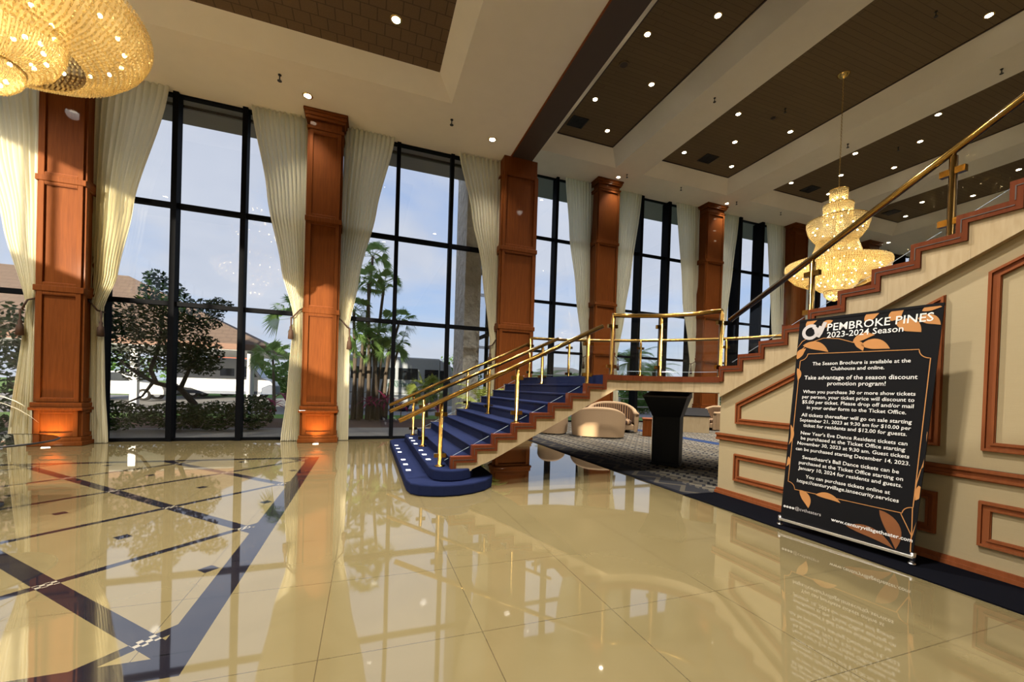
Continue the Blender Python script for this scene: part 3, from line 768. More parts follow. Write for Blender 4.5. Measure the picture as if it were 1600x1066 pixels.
for j in range(NJ):
    ya, yb = y2(j), y2(j+1); z = z2(j)
    gr_.box((XS-.089, ya-.036, z-.15), (XS-.08, ya-.028, z-.03)); gr_.box((XS-.089, yb-.03, z-.038), (XS-.08, ya-.036, z-.03))

gr_.build('trim_groove', DARKB, st)
MB().box((3.588, YN-.097, 1.61), (3.5995, YF, 1.762)).build('step', NAVY, st)
# ---------------------------------------------------------------- railings
def post(mb, x, y, z0, z1, r=.032):
    mb.lathe([(.001, z0), (.075, z0), (.075, z0+.012), (.05, z0+.02), (r, z0+.03), (r, z1-.06), (r*.6, z1-.05), (r*.6, z1)], (x, y, 0), 14)
def clamps(mb, x, y, zz, ax):
    for z in zz:
        if ax == 'x': mb.box((x-.09, y-.025, z-.03), (x+.09, y+.025, z+.03))
        else: mb.box((x-.025, y-.09, z-.03), (x+.025, y+.09, z+.03))
def railing(label, path, posts, ax, glass, name='stair_railing'):
    c = Vector(path[0]); t = thing(name, label, 'railing', (path[0][0], path[0][1], 0), 'brass and glass railings')
    MB().tube(path, .036, 12).build('handrail', BRASS, t, smooth=True)
    for x, y, z0, z1 in posts:
        p = MB(); post(p, x, y, z0, z1); po = p.build('post', BRASS, t, smooth=True)
        for zz in (z0+.16, z1-.2):
            cm = MB(); clamps(cm, x, y, (zz,), ax); cm.build('glass_clamp', BRASS, po)
    for g in glass:
        m_ = MB()
        for a, b in zip(g, g[1:]):
            (xa, ya, la, ha), (xb, yb, lb, hb) = a, b
            m_.add([(xa, ya, la), (xb, yb, lb), (xb, yb, hb), (xa, ya, ha)], [(0, 1, 2, 3)])
        gp = m_.build('glass_panel', RGLASS, t)
        MB().tube([(p[0], p[1], p[2]) for p in g], .0032, 5).build('glass_edge', GEDGE, gp)
    return t
def rz1(x): return .99+.497*(x-.45)          # handrail height over the lower flight
def nz1(x): return .36+.525*(x-1.0)          # a line just above the nosings
railing('near brass railing with glass along the open side of the lower stair flight', [(.44, 5.93, rz1(.45)), (3.66, 5.93, rz1(3.66)-.01)],
        [(1.04, 6.0, .32, rz1(1.04)), (2.2, 5.97, .96, rz1(2.2)), (3.42, 5.96, 1.60, rz1(3.42))], 'x',
        [[(1.1, 5.96, nz1(1.1), rz1(1.1)-.12), (2.15, 5.96, nz1(2.15), rz1(2.15)-.12)], [(2.25, 5.96, nz1(2.25), rz1(2.25)-.12), (3.38, 5.96, nz1(3.38), rz1(3.38)-.12)]])
railing('middle brass handrail on single posts up the centre of the navy steps', [(.42, 8.0, rz1(.45)), (3.86, 8.0, rz1(3.86)-.09)],
        [(1.05, 8.02, .32, rz1(1.05)), (2.34, 8.0, .80+.16, rz1(2.34)), (3.5, 8.0, 1.60, rz1(3.5)-.07)], 'x', [])
ZL = 2.80
farp = [(3.92, 9.8), (4.45, 9.76), (4.95, 9.62), (5.72, 9.22), (6.47, 8.70), (7.20, 8.03), (7.80, 7.32), (8.12, 6.82), (8.33, 6.28), (8.7, 5.3), (8.85, 4.8)]
railing('far brass railing by the window side of the steps and round the landing', [(.50, 9.8, rz1(.5)), (3.88, 9.8, rz1(3.9)-.06)],
        [(1.05, 9.83, .32, rz1(1.05)), (2.32, 9.8, .96, rz1(2.32))], 'x',
        [[(1.1, 9.8, nz1(1.1), rz1(1.1)-.12), (2.27, 9.8, nz1(2.27), rz1(2.27)-.12)], [(2.38, 9.8, nz1(2.38), rz1(2.38)-.12), (3.8, 9.8, nz1(3.8), rz1(3.8)-.14)]])
railing('curved brass railing with glass on the window side of the landing', [(x, y, ZL) for x, y in farp],
        [(3.93, 9.78, 1.76, ZL), (4.95, 9.60, 1.76, ZL), (6.47, 8.66, 1.76, ZL), (7.78, 7.28, 1.76, ZL), (8.5, 5.8, 1.76, ZL)], 'x',
        [[(x, y, 1.87, ZL-.12) for x, y in farp[0:3]], [(x, y, 1.87, ZL-.12) for x, y in farp[2:5]], [(x, y, 1.87, ZL-.12) for x, y in farp[4:7]], [(x, y, 1.87, ZL-.12) for x, y in farp[6:10]]])
np_ = [(3.9, 6.02), (4.25, 5.88), (4.63, 5.66), (4.92, 5.32), (5.1, 4.87)]
railing('short brass and glass railing on the near curve of the landing', [(x, y, ZL-.01) for x, y in np_],
        [(3.90, 6.0, 1.76, ZL), (4.62, 5.66, 1.76, ZL), (5.09, 4.86, 1.76, ZL)], 'x',
        [[(x, y, 1.85, ZL-.12) for x, y in np_[0:3]], [(x, y, 1.85, ZL-.12) for x, y in np_[2:5]]])
def rz2(y): return 2.626+.5027*(4.716-y)
def nz2(y): return 2.02+.486*(4.6-y)
railing('long brass railing with glass climbing the upper flight above the panelled wall', [(XS+.02, 4.72, rz2(4.716)), (XS+.02, .4, rz2(.4))],
        [(XS+.02, 3.535, z2(3), rz2(3.535)), (XS+.02, 2.275, z2(7), rz2(2.275)), (XS+.02, 1.0, z2(11), rz2(1.0))], 'y',
        [[(XS+.02, 4.66, nz2(4.66), rz2(4.66)-.12), (XS+.02, 3.6, nz2(3.6), rz2(3.6)-.12)], [(XS+.02, 3.47, nz2(3.47), rz2(3.47)-.12), (XS+.02, 2.34, nz2(2.34), rz2(2.34)-.12)], [(XS+.02, 2.21, nz2(2.21), rz2(2.21)-.12), (XS+.02, 1.06, nz2(1.06), rz2(1.06)-.12)]])
# ---------------------------------------------------------------- panelled wall under the upper flight
XWL = 5.10
wr = MB().prism([(4.83, 0), (4.83, zs2(4.83)+.02), (.25, zs2(.25)+.02), (YB, zs2(.25)+.02), (YB, 0)], 'x', XWL, XWL+.22)
wall = struct('wall_right', wr, WALLC)
def inset(pts, d):
    n = len(pts); cy = sum(p[0] for p in pts)/n; cz = sum(p[1] for p in pts)/n; L_ = []
    for i in range(n):
        a, b = Vector(pts[i]), Vector(pts[(i+1) % n]); t = (b-a).normalized(); nr = Vector((-t.y, t.x))
        if nr.dot(Vector((cy, cz))-a) < 0: nr = -nr
        L_.append((a+nr*d, t))
    o = []
    for i in range(n):
        (p, t), (q_, u) = L_[i-1], L_[i]
        den = t.x*u.y-t.y*u.x; k = ((q_.x-p.x)*u.y-(q_.y-p.y)*u.x)/den
        o.append(p+t*k)
    return o
def mould(pts, w=.08, nm='trim_3'):
    m = MB()
    for d0, d1, dep in ((0, w, .016), (.004, .026, .036), (.056, w-.004, .028)):
        A_, B_ = inset(pts, d0), inset(pts, d1); n = len(pts); x1 = XWL-dep
        for i in range(n):
            k = (i+1) % n
            a, b, c, d = A_[i], A_[k], B_[k], B_[i]
            m.add([(x1, a.x, a.y), (x1, b.x, b.y), (x1, c.x, c.y), (x1, d.x, d.y), (XWL, a.x, a.y), (XWL, b.x, b.y), (XWL, c.x, c.y), (XWL, d.x, d.y)],
                  [(0, 1, 2, 3), (0, 4, 5, 1), (2, 6, 7, 3)])
    return struct(nm, m, WOODM)
mould([(4.54, 1.085), (2.28, 1.085), (2.28, 2.505), (4.54, 1.385)])
mould([(2.0, 1.085), (-.6, 1.085), (-.6, 3.9), (2.0, 2.645)])
mould([(4.54, .255), (2.28, .255), (2.28, .65), (4.54, .65)])
mould([(2.0, .255), (-.6, .255), (-.6, .65), (2.0, .65)])
rl = MB().box((XWL-.022, YB, .82), (XWL, 4.87, .925)).box((XWL-.045, YB, .895), (XWL, 4.87, .925)).box((XWL-.035, YB, .83), (XWL, 4.87, .85)).box((XWL, 4.83, .82), (XWL+.22, 4.87, .925))
struct('trim_4', rl, WOODM)
struct('baseboard_right', MB().box((XWL-.02, YB, .0), (XWL, 4.85, .09)).box((XWL-.035, YB, .0), (XWL, 4.86, .05)), WOODM)
# ---------------------------------------------------------------- banner
def glyphs(text, width=None, size=1., bold=.0):
    cu = bpy.data.curves.new('t', 'FONT'); cu.body = text; cu.size = 1.; cu.offset = bold; cu.resolution_u = 2
    o = bpy.data.objects.new('t', cu); COL.objects.link(o)
    bpy.context.view_layer.update()
    me = bpy.data.meshes.new_from_object(o.evaluated_get(bpy.context.evaluated_depsgraph_get()))
    vs = [(v.co.x, v.co.y) for v in me.vertices]; fs = [tuple(p.vertices) for p in me.polygons]
    bpy.data.objects.remove(o); bpy.data.curves.remove(cu); bpy.data.meshes.remove(me)
    x0 = min(v[0] for v in vs); x1 = max(v[0] for v in vs)
    return [(v[0]-x0, v[1]) for v in vs], fs, x1-x0
B1 = Vector((4.562, 3.417, 0)); U = Vector((.143, -1.153, 0)); V = Vector((-.015, -.151, 2.282))
NB = Vector((-1.153, -.143, 0)).normalized()          # faces the hall
def bp(u, v, d=0.): return B1 + U*u + V*v + NB*d
bn = thing('display_banner', 'tall black season ticket banner with tan leaves and white lettering on a silver foot', 'banner', tuple(B1+U*.5))
fb = MB(); c_ = [bp(0, .045, 0), bp(1, .045, 0), bp(1, 1.03, 0), bp(0, 1.03, 0)]; d_ = [p - NB*.012 for p in c_]
fb.add(c_+d_, [(0, 1, 2, 3), (7, 6, 5, 4), (0, 4, 5, 1), (1, 5, 6, 2), (2, 6, 7, 3), (3, 7, 4, 0)])
pan = fb.build('banner_panel', FABRIC, bn)
MB().obox(bp(-.01, .038, .004), bp(1.01, .038, .004), .035, .035).build('bottom_bar', CHROME, bn, bevel=.006)
MB().obox(bp(0, 1.03, -.01), bp(1, 1.03, -.01), .025, .025).build('top_bar', FABRIC, bn)
for u in (0.0, 1.0):
    MB().tube([bp(u, .055, .0), bp(u, .015, .0)], .022, 12).tube([bp(u, .014, .0), bp(u, .006, .0)], .028, 12).build('foot', CHROME, bn, smooth=True)
MB().tube([bp(.5, 1.02, -.03), bp(.5, .05, -.28)], .012, 8).tube([bp(.5, .03, -.28), bp(.5, .03, -.02)], .012, 8).build('rear_support', BLACK, bn)
AR = V.length/U.length
def line(text, u0, u1, v, d, mat, name, bold=.018, hfac=1.0, cap=None):
    vs, fs, w = glyphs(text, bold=bold)
    k = (u1-u0)/w; kv = cap if cap else k/AR*hfac
    mb = MB(); mb.add([bp(u0+x*k, v+y*kv, d) for x, y in vs], fs)
    return mb
H_ = line('PEMBROKE PINES', .242, .952, .970, .004, INK, '', .008).build('heading_lettering', INK, pan)
line('2023-2024 Season', .245, .782, .938, .004, INK, '', .008).build('heading_lettering', INK, pan)
PAR = [[('The Season Brochure is available at the', .15, .85, .812), ('Clubhouse and online.', .305, .69, .787)],
       [('Take advantage of the season discount', .092, .902, .745), ('promotion program!', .29, .71, .718)],
       [('When you purchase 30 or more show tickets', .092, .902, .679), ('per person, your ticket price will discount to', .09, .90, .654), ('$5.00 per ticket. Please drop off and/or mail', .095, .90, .629), ('in your order form to the Ticket Office.', .14, .86, .603)],
       [('All tickets thereafter will go on sale starting', .10, .90, .566), ('September 21, 2023 at 9:30 am for $10.00 per', .09, .90, .541), ('ticket for residents and $12.00 for guests.', .125, .88, .516)],
       [('New Year\u2019s Eve Dance Resident tickets can', .11, .89, .478), ('be purchased at the Ticket Office starting', .115, .88, .453), ('November 30, 2023 at 9:30 am. Guest tickets', .09, .91, .427), ('can be purchased starting December 14, 2023.', .08, .92, .399)],
       [('Sweetheart\u2019s Ball Dance tickets can be', .145, .86, .360), ('purchased at the Ticket Office starting on', .12, .89, .333), ('January 10, 2024 for residents and guests.', .12, .89, .306)],
       [('You can purchase tickets online at', .19, .82, .269), ('https://centuryvillage.isnsecurity.services', .12, .88, .242)]]
for par in PAR:
    for tx, u0, u1, v in par: line(tx, u0, u1, v, .004, INK, '', .010).build('paragraph_lettering', INK, pan)
line('@cvtheaters', .125, .35, .104, .004, INKG, '', .0).build('footer_lettering', INKG, pan)
line('www.centuryvillagetheater.com', .435, .99, .096, .005, INK, '', .016).build('footer_lettering', INK, pan)
ic = MB()
for k in range(4):
    u = .02+.026*k
    ic.add([bp(u+.011+.011*math.cos(a), .108+.011/AR*math.sin(a), .004) for a in [2*PI*i/16 for i in range(16)]], [tuple(range(16))])
ic.build('footer_icon', INK, pan)
i2 = MB()
for k in range(4):
    u = .031+.026*k
    i2.add([bp(u+.004*math.cos(a), .108+.004/AR*math.sin(a), .006) for a in [2*PI*i/4+PI/4 for i in range(4)]], [tuple(range(4))])
i2.build('footer_icon_mark', FABRIC, pan)
def ribbon(pts, w, d):
    mb = MB(); n = len(pts); L_, R_ = [], []
    cl_ = lambda u: min(.997, max(.003, u))
    cv_ = lambda v: min(1.028, max(.05, v))
    for i, p in enumerate(pts):
        a = pts[max(0, i-1)]; b = pts[min(n-1, i+1)]
        tx, ty = b[0]-a[0], (b[1]-a[1])*AR; l = math.hypot(tx, ty) or 1; nx, ny = -ty/l, tx/l
        ww = w[i] if isinstance(w, list) else w
        L_.append(bp(cl_(p[0]+nx*ww/2), cv_(p[1]+ny*ww/2/AR), d)); R_.append(bp(cl_(p[0]-nx*ww/2), cv_(p[1]-ny*ww/2/AR), d))
    return mb.grid([L_, R_])
def arc(cu, cv, r, a0, a1, n=12): return [(cu+r*math.cos(a0+(a1-a0)*i/n), cv+r*math.sin(a0+(a1-a0)*i/n)/AR) for i in range(n+1)]
fr_ = [(.10, .868)] + [(.89, .862)] + arc(.962, .862, .07, PI, 1.5*PI)[1:] + [(.968, .235)] + arc(.968, .203, .06, PI/2, PI)[1:] + [(.105, .203)] + arc(.04, .203, .065, 0, PI/2)[1:] + [(.04, .835)] + arc(.04, .868, .06, 1.5*PI, 2*PI)[1:]
ribbon(fr_, .006, .003).build('gold_border', TAN, pan)
def leaf(mb, a, b, w, d=.0025, bend=.12):
    n = 12; pts = []; ws = []
    tx, ty = b[0]-a[0], (b[1]-a[1])*AR; l = math.hypot(tx, ty); nx, ny = -ty/l, tx/l
    for i in range(n+1):
        t = i/n; o = bend*l*math.sin(PI*t)
        pts.append((a[0]+tx*t+nx*o, a[1]+(ty*t+ny*o)/AR)); ws.append(max(.001, w*math.sin(PI*t**.85)**.9))
    r = ribbon(pts, ws, d); mb.add(r.v, r.f)
for a, b, w in (((.05, .91), (.27, .872), .075), ((.01, .845), (.08, .895), .06), ((.45, .91), (.60, .934), .06), ((.51, .893), (.71, .872), .085), ((.46, .91), (.53, .868), .05), ((.73, .972), (.89, .93), .10),
                ((.70, .985), (.77, 1.028), .085), ((.86, .985), (.995, .952), .07), ((.52, .995), (.62, 1.028), .07), ((.06, 1.0), (.15, 1.025), .06), ((.2, .985), (.28, 1.015), .06), ((.88, 1.012), (.99, 1.02), .05),
                ((.15, .205), (.24, .128), .075), ((.29, .20), (.49, .187), .055), ((.995, .54), (.985, .39), .05), ((.985, .325), (.975, .265), .05), ((.012, .52), (.012, .42), .03), ((.02, .36), (.01, .31), .03), ((.02, .80), (.035, .74), .04)):
    lf = MB(); leaf(lf, a, b, w); lf.build('tan_leaf_print', TAN, pan)
for a, b, w in (((.765, .195), (.895, .05), .10), ((.55, .092), (.88, .05), .085)):
    lf = MB(); leaf(lf, a, b, w); lf.build('brown_leaf_print', TAND, pan)
vn = MB()
for p in ([(.02, .88), (.10, .92), (.22, .938), (.34, .930), (.47, .905)], [(.90, .2), (.95, .15), (.98, .12)], [(.965, .235), (.975, .16), (.985, .05)], [(1.0, .18), (.985, .13), (.975, .10)], [(.985, .39), (.97, .33), (.968, .26)], [(.0, .90), (.04, .93), (.09, .945)]):
    r = ribbon(p, .006, .0022); vn.add(r.v, r.f)
vn.build('stem_print', TAN, pan)
lg = MB()
r = ribbon(arc(.105, .972, .058, .9, 2*PI-.75, 22) + [(.165, .968), (.19, .995)], .030, .0045); lg.add(r.v, r.f)
r = ribbon([(.128, .995), (.148, .985), (.165, .953), (.175, .948), (.19, .962), (.222, 1.012)], .032, .005); lg.add(r.v, r.f)
lg.build('logo_mark', INKG, pan)
# ---------------------------------------------------------------- lectern
lt = thing('lectern', 'black lectern with a flared slanted top standing on the patterned carpet', 'lectern', (5.98, 7.0, .012), local=True)
lt.rotation_euler = (0, 0, math.radians(-50))
MB().box((-.29, -.26, 0), (.29, .26, .05)).build('foot', BLACKL, lt, bevel=.006)
MB().box((-.265, -.235, .05), (.265, .235, 1.03)).build('body', BLACKL, lt, bevel=.006)
hd = MB().add([(-.27, -.24, 1.0), (.27, -.24, 1.0), (.27, .24, 1.0), (-.27, .24, 1.0), (-.44, -.40, 1.40), (.40, -.40, 1.40), (.40, .32, 1.40), (-.44, .32, 1.40)],
              [(3, 2, 1, 0), (4, 5, 6, 7), (0, 1, 5, 4), (1, 2, 6, 5), (2, 3, 7, 6), (3, 0, 4, 7)])
hd.build('flared_top', BLACKL, lt, bevel=.005)
MB().add([(-.45, -.41, 1.40), (.41, -.41, 1.40), (.41, .33, 1.40), (-.45, .33, 1.40), (-.45, -.41, 1.43), (.41, -.41, 1.43), (.41, .33, 1.52), (-.45, .33, 1.52)],
         [(3, 2, 1, 0), (4, 5, 6, 7), (0, 1, 5, 4), (1, 2, 6, 5), (2, 3, 7, 6), (3, 0, 4, 7)]).build('reading_ledge', plain('dark_bronze_trim', (.05, .04, .034), .45), lt)
MB().box((-.275, -.24, .05), (-.266, -.225, 1.02)).build('edge_strip', CHROME, lt)
# ---------------------------------------------------------------- lounge seating
def tub(name, label, loc, rz, W, D, h0, h1, outer, inner, group='lounge armchairs'):
    """back towards -y; an arc shell that dips to the arms"""
    t = thing(name, label, 'armchair' if W < 1.2 else 'sofa', loc, group, local=True); t.rotation_euler = (0, 0, rz)
    n = 40; oo, ii, tp = [], [], []
    lo_o, hi_o, hi_i, lo_i = [], [], [], []
    for k in range(n+1):
        a = PI*(1.0 + k/n) ; a = PI + PI*k/n
        ex = 2.6
        ca, sa = math.cos(a), math.sin(a)
        sx = math.copysign(abs(ca)**(2/ex), ca); sy = math.copysign(abs(sa)**(2/ex), sa)
        h = h0+(h1-h0)*(max(0, -sy)**1.4)
        x, y = W/2*sx, D*.62*sy + D*.12
        if k == 0 or k == n: pass
        xi, yi = (W/2-.16)*sx, (D*.62-.16)*sy + D*.12
        lo_o.append((x*.95, y*.95, .04)); hi_o.append((x, y, h)); hi_i.append((xi, yi, h)); lo_i.append((xi, yi, .35))
    for L_ in (lo_o, hi_o, hi_i, lo_i):
        a, b = L_[0], L_[-1]
        L_.insert(0, (a[0], D*.5, a[2])); L_.append((b[0], D*.5, b[2]))
    mid1 = [(o[0]*.99, o[1], o[2]*.5) for o in hi_o]
    sh = MB().grid([lo_o, mid1, hi_o])
    for s_ in (0, -1): sh.add([lo_o[s_], hi_o[s_], hi_i[s_], (lo_i[s_][0], lo_i[s_][1], .04)], [(0, 1, 2, 3)])
    sh.build('back_shell', outer, t, smooth=False)
    ro = [((a[0]+b[0])/2, (a[1]+b[1])/2, a[2]-.02) for a, b in zip(hi_o, hi_i)]
    MB().tube(ro, .085, 10).build('rolled_edge', outer, t, smooth=True)
    MB().grid([hi_i, lo_i]).build('inner_back', inner, t, smooth=True)
    MB().box((-W/2+.3, -D*.34, .10), (W/2-.3, D*.52, .30)).box((-W/2+.17, D*.1, .10), (W/2-.17, D*.52, .30)).build('seat_base', outer, t, bevel=.03)
    MB().box((-W/2+.26, -D*.30, .30), (W/2-.26, D*.55, .46)).build('seat_cushion', inner, t, bevel=.05)
    for x in (-W/2+.34, W/2-.34):
        for y in (-D*.3, D*.42): MB().box((x-.03, y-.03, 0), (x+.03, y+.03, .11)).build('leg', BLACK, t)
    return t
zc = .012
tub('tub_sofa', 'tan tub sofa seen from behind, sunlit with leaf shadows, nearest the stairs', (7.15, 11.65, zc), math.radians(-30), 1.75, 1.15, .62, .92, UPH, UPH)
tub('tub_sofa', 'brown striped tub sofa facing the room behind the tan one', (8.75, 13.35, zc), math.radians(150), 1.9, 1.15, .70, 1.04, UPH, STRIPE)
tub('tub_chair', 'shaded tan armchair just left of the sunlit tub sofa', (5.95, 12.6, zc), math.radians(-35), .95, .9, .60, .80, UPH, UPH)
tub('tub_chair', 'striped armchair half hidden by the panelled wall beside the planter', (13.9, 13.6, zc), math.radians(100), 1.1, 1.0, .72, .96, UPH, STRIPE)
t = thing('side_table', 'small dark red wooden side table between the striped sofa and the lectern', 'table', (9.25, 11.65, zc), local=True); t.rotation_euler = (0, 0, math.radians(-38))
MB().box((-.28, -.28, .0), (.28, .28, .57)).build('carcass', WOOD, t, bevel=.01)
MB().box((-.31, -.31, .57), (.31, .31, .61)).build('table_top', WOODM, t, bevel=.012)
t = thing('stone_planter_bench', 'low cream stone block with a dark sloped top beyond the lectern', 'bench', (12.25, 12.95, zc), local=True); t.rotation_euler = (0, 0, math.radians(-38))
MB().box((-.55, -.5, 0), (.55, .5, .62)).build('stone_block', STONE, t)
MB().add([(-.57, -.52, .62), (.57, -.52, .62), (.57, .52, .62), (-.57, .52, .62), (-.57, -.52, .66), (.57, -.52, .66), (.57, .52, .92), (-.57, .52, .92)],
         [(3, 2, 1, 0), (4, 5, 6, 7), (0, 1, 5, 4), (1, 2, 6, 5), (2, 3, 7, 6), (3, 0, 4, 7)]).build('dark_top', BLACKL, t)
# ---------------------------------------------------------------- plants
def blade(mb, base, az, L, w, droop, up=.9, n=7, fold=.15):
    p = Vector(base); d = Vector((math.cos(az), math.sin(az), up)).normalized(); side = Vector((-math.sin(az), math.cos(az), 0))
    la, lb = [], []
    for i in range(n+1):
        t = i/n; ww = w*math.sin(PI*min(1, .12+t*.88))**.8 if i < n else .002
        la.append(p+side*ww/2); lb.append(p-side*ww/2)
        d = (d + Vector((0, 0, -droop/n))).normalized(); p = p + d*L/n
    mb.grid([la, lb])
def pinnate(mb, base, az, L, up, droop, nl=16, ll=.35, lw=.035):
    """a feather palm frond"""
    p = Vector(base); d = Vector((math.cos(az), math.sin(az), up)).normalized(); side = Vector((-math.sin(az), math.cos(az), 0)); pts = [p.copy()]
    for i in range(nl):
        d = (d+Vector((0, 0, -droop/nl))).normalized(); p = p+d*L/nl; pts.append(p.copy())
        t = (i+1)/nl; l = ll*(.55+.9*t*(1-t)*2)*(1-.35*t)
        for s in (1, -1):
            tip = p + side*s*l*.8 + d*l*.6 + Vector((0, 0, -l*.35*rnd(.4, 1.2)))
            mb.add([p-d*lw, p+d*lw, tip], [(0, 1, 2)])
    mb.tube(pts, .02*L/2, 4, r2=.004)
def fan(mb, base, az, up, L, stalk, nb=20):
    """a fan palm leaf on a stalk"""
    d = Vector((math.cos(az)*math.cos(up), math.sin(az)*math.cos(up), math.sin(up))); side = Vector((-math.sin(az), math.cos(az), 0)); nr = side.cross(d); ro = rnd(-1.1, 1.1); side = side*math.cos(ro)+nr*math.sin(ro); nr = side.cross(d)
    b = Vector(base); c = b+d*stalk
    mb.obox(b, c, .02, .012)
    for k in range(nb):
        a = (k/(nb-1)-.5)*2.6
        e = (d*math.cos(a)+side*math.sin(a)); f_ = (-d*math.sin(a)+side*math.cos(a))
        m = c+e*L*.6; tip = c+e*L + Vector((0, 0, -.32*L*rnd(.4, 1.4)))
        w = L*.042
        mb.add([c, m+f_*w+nr*.01, tip, m-f_*w-nr*.01], [(0, 1, 2, 3)])
def tufts(mb, centers, n, size):
    for (cx, cy, cz, rx, ry, rz_) in centers:
        for _ in range(int(n*min(1., .12+rx*ry*rz_/.45)) if len(centers) > 4 else n):
            while True:
                a = Vector((rnd(-1, 1), rnd(-1, 1), rnd(-1, 1)))
                if .35 < a.length < 1: break
            p = Vector((cx+a.x*rx, cy+a.y*ry, cz+a.z*rz_)); s = size*rnd(.6, 1.3)
            u = Vector((rnd(-1, 1), rnd(-1, 1), rnd(-.6, .6))).normalized(); w = u.cross(Vector((rnd(-1, 1), rnd(-1, 1), rnd(-1, 1)))).normalized()
            mb.add([p-u*s, p+w*s*.45, p+u*s, p-w*s*.45], [(0, 1, 2, 3)])
# potted palm behind the stair flight
t = thing('potted_palm', 'potted yellow-green palm behind the stairs by the wide dark pillar', 'plant', (2.95, 10.75, 0))
MB().lathe([(.001, 0), (.2, 0), (.27, .1), (.3, .45), (.33, .47), (.33, .52), (.27, .52), (.25, .48), (.001, .48)], (2.95, 10.75, 0), 24).build('pot', CER, t, smooth=True)
m_ = MB()
for k in range(16): pinnate(m_, (2.95+rnd(-.06, .06), 10.75+rnd(-.06, .06), .5+rnd(0, .7)), k*2.4+rnd(-.2, .2), rnd(.8, 1.15), rnd(1.3, 2.4), rnd(1.3, 2.0), 14, .28, .022)
m_.build('fronds', LEAFY, t)
# glass table with a vase of long leaves
t = thing('glass_table', 'round smoked glass table cut off by the left edge', 'table', (-4.05, 6.05, 0))
MB().lathe([(.001, .725), (.70, .725), (.712, .7325), (.70, .74), (.001, .74)], (-4.05, 6.05, 0), 64).build('glass_top', TGLASS, t, smooth=False)
MB().lathe([(.701, .722), (.716, .7325), (.701, .743)], (-4.05, 6.05, 0), 64).build('edge_band', BLACK, t, smooth=True)
MB().lathe([(.001, 0), (.3, 0), (.3, .03), (.06, .06), (.05, .69), (.2, .725)], (-4.05, 6.05, 0), 24).build('pedestal', BLACK, t, smooth=True)
t = thing('vase_of_leaves', 'vase of long pale arching leaves at the left edge above the glass table', 'plant', (-4.22, 6.05, .74))
MB().lathe([(.001, 0), (.09, 0), (.13, .12), (.12, .28), (.06, .4), (.075, .46), (.06, .46), (.05, .4), (.05, .2)], (-4.22, 6.05, .742), 24).build('vase', CER, t, smooth=True)
m_ = MB()
for az, L, w, dr, up in ((-.05, .75, .05, 1.3, .75), (.35, .8, .05, 1.5, .5), (-.6, .7, .045, 1.4, .8), (1.6, .8, .05, 1.2, 1.), (2.6, .8, .05, 1.3, .8), (3.6, .8, .05, 1.4, .8), (4.6, .8, .05, 1.2, .9)):
    blade(m_, (-4.22, 6.05, 1.17), az, L, w, dr, up)
m_.build('leaves', plain('pale_leaf', (.55, .50, .36), .5), t)
# floor uplights
ul = bpy.data.lights.new('uplight_beam', 'SPOT'); ul.energy = 80; ul.spot_size = 1.9; ul.spot_blend = .9; ul.color = (1., .55, .2); ul.shadow_soft_size = .06
for x, y, lab in ((-6.04, 10.86, 'glowing round floor uplight at the foot of the pillar by the glass table'), (-1.12, 10.84, 'glowing round floor uplight at the foot of the pillar by the palm clump')):
    t = thing('floor_uplight', lab, 'light', (x, y, 0), 'floor uplights')
    MB().lathe([(.001, .006), (.065, .006)], (x, y, 0), 20).build('lens', LAMP, t)
    MB().lathe([(.065, .008), (.085, .004), (.088, .001)], (x, y, 0), 20).build('rim', GOLD, t)
    L = bpy.data.objects.new('uplight_beam', ul); COL.objects.link(L); L.location = (x, y-.02, .05); L.rotation_euler = (math.radians(180-14), 0, 0)
# ---------------------------------------------------------------- outdoors
g = MB()
def strip(y0, y1, z0, z1, mat, nm, x0=-60, x1=70):
    o = MB().add([(x0, y0, z0), (x1, y0, z0), (x1, y1, z1), (x0, y1, z1)], [(0, 1, 2, 3)]).build(nm, mat); o['kind'] = 'structure'
strip(YW1+.05, 15.2, -.05, -.05, GRAVEL, 'ground_gravel', -60, 3.6)
strip(15.2, 19.0, -.05, -.05, MULCH, 'ground_mulch', -60, 3.6)
strip(19.0, 21.3, -.05, -.05, LAWN, 'ground_lawn', -60, 3.6)
strip(YW2+.05, 21.3, -.06, -.06, LAWN, 'ground_lawn', 3.6, 70)
strip(21.3, 26.0, -.06, -.06, ASPH, 'ground_road'); strip(26.0, 34.0, -.06, .22, ASPH, 'ground_road'); strip(34.0, 120.0, .22, .6, LAWN, 'ground_field')
struct('roof_overhang_left', MB().box((XL-3, YW1+.08, Z1-.0), (3.6, 13.0, 9.0)), CONC)
ov = MB().box((XL-3, 12.1, Z1-.07), (3.6, 12.16, Z1)); struct('roof_overhang_joint', ov, BLACK)
struct('roof_overhang_right', MB().box((3.78, YW2+.1, Z2), (XR, 19.15, 12.2)), CONC)
t = thing('stone_fin', 'rough cream stone fin standing outside the palm clump window', 'pillar', (3.0, 13.3, 0))
MB().box((2.80, 12.55, -.05), (3.2, 14.1, Z1+.8)).build('front_fin', m_rough_stone(), t)
MB().box((3.2, 13.0, -.05), (3.42, 13.9, Z1+.8)).build('rear_fin', m_rough_stone(), t)
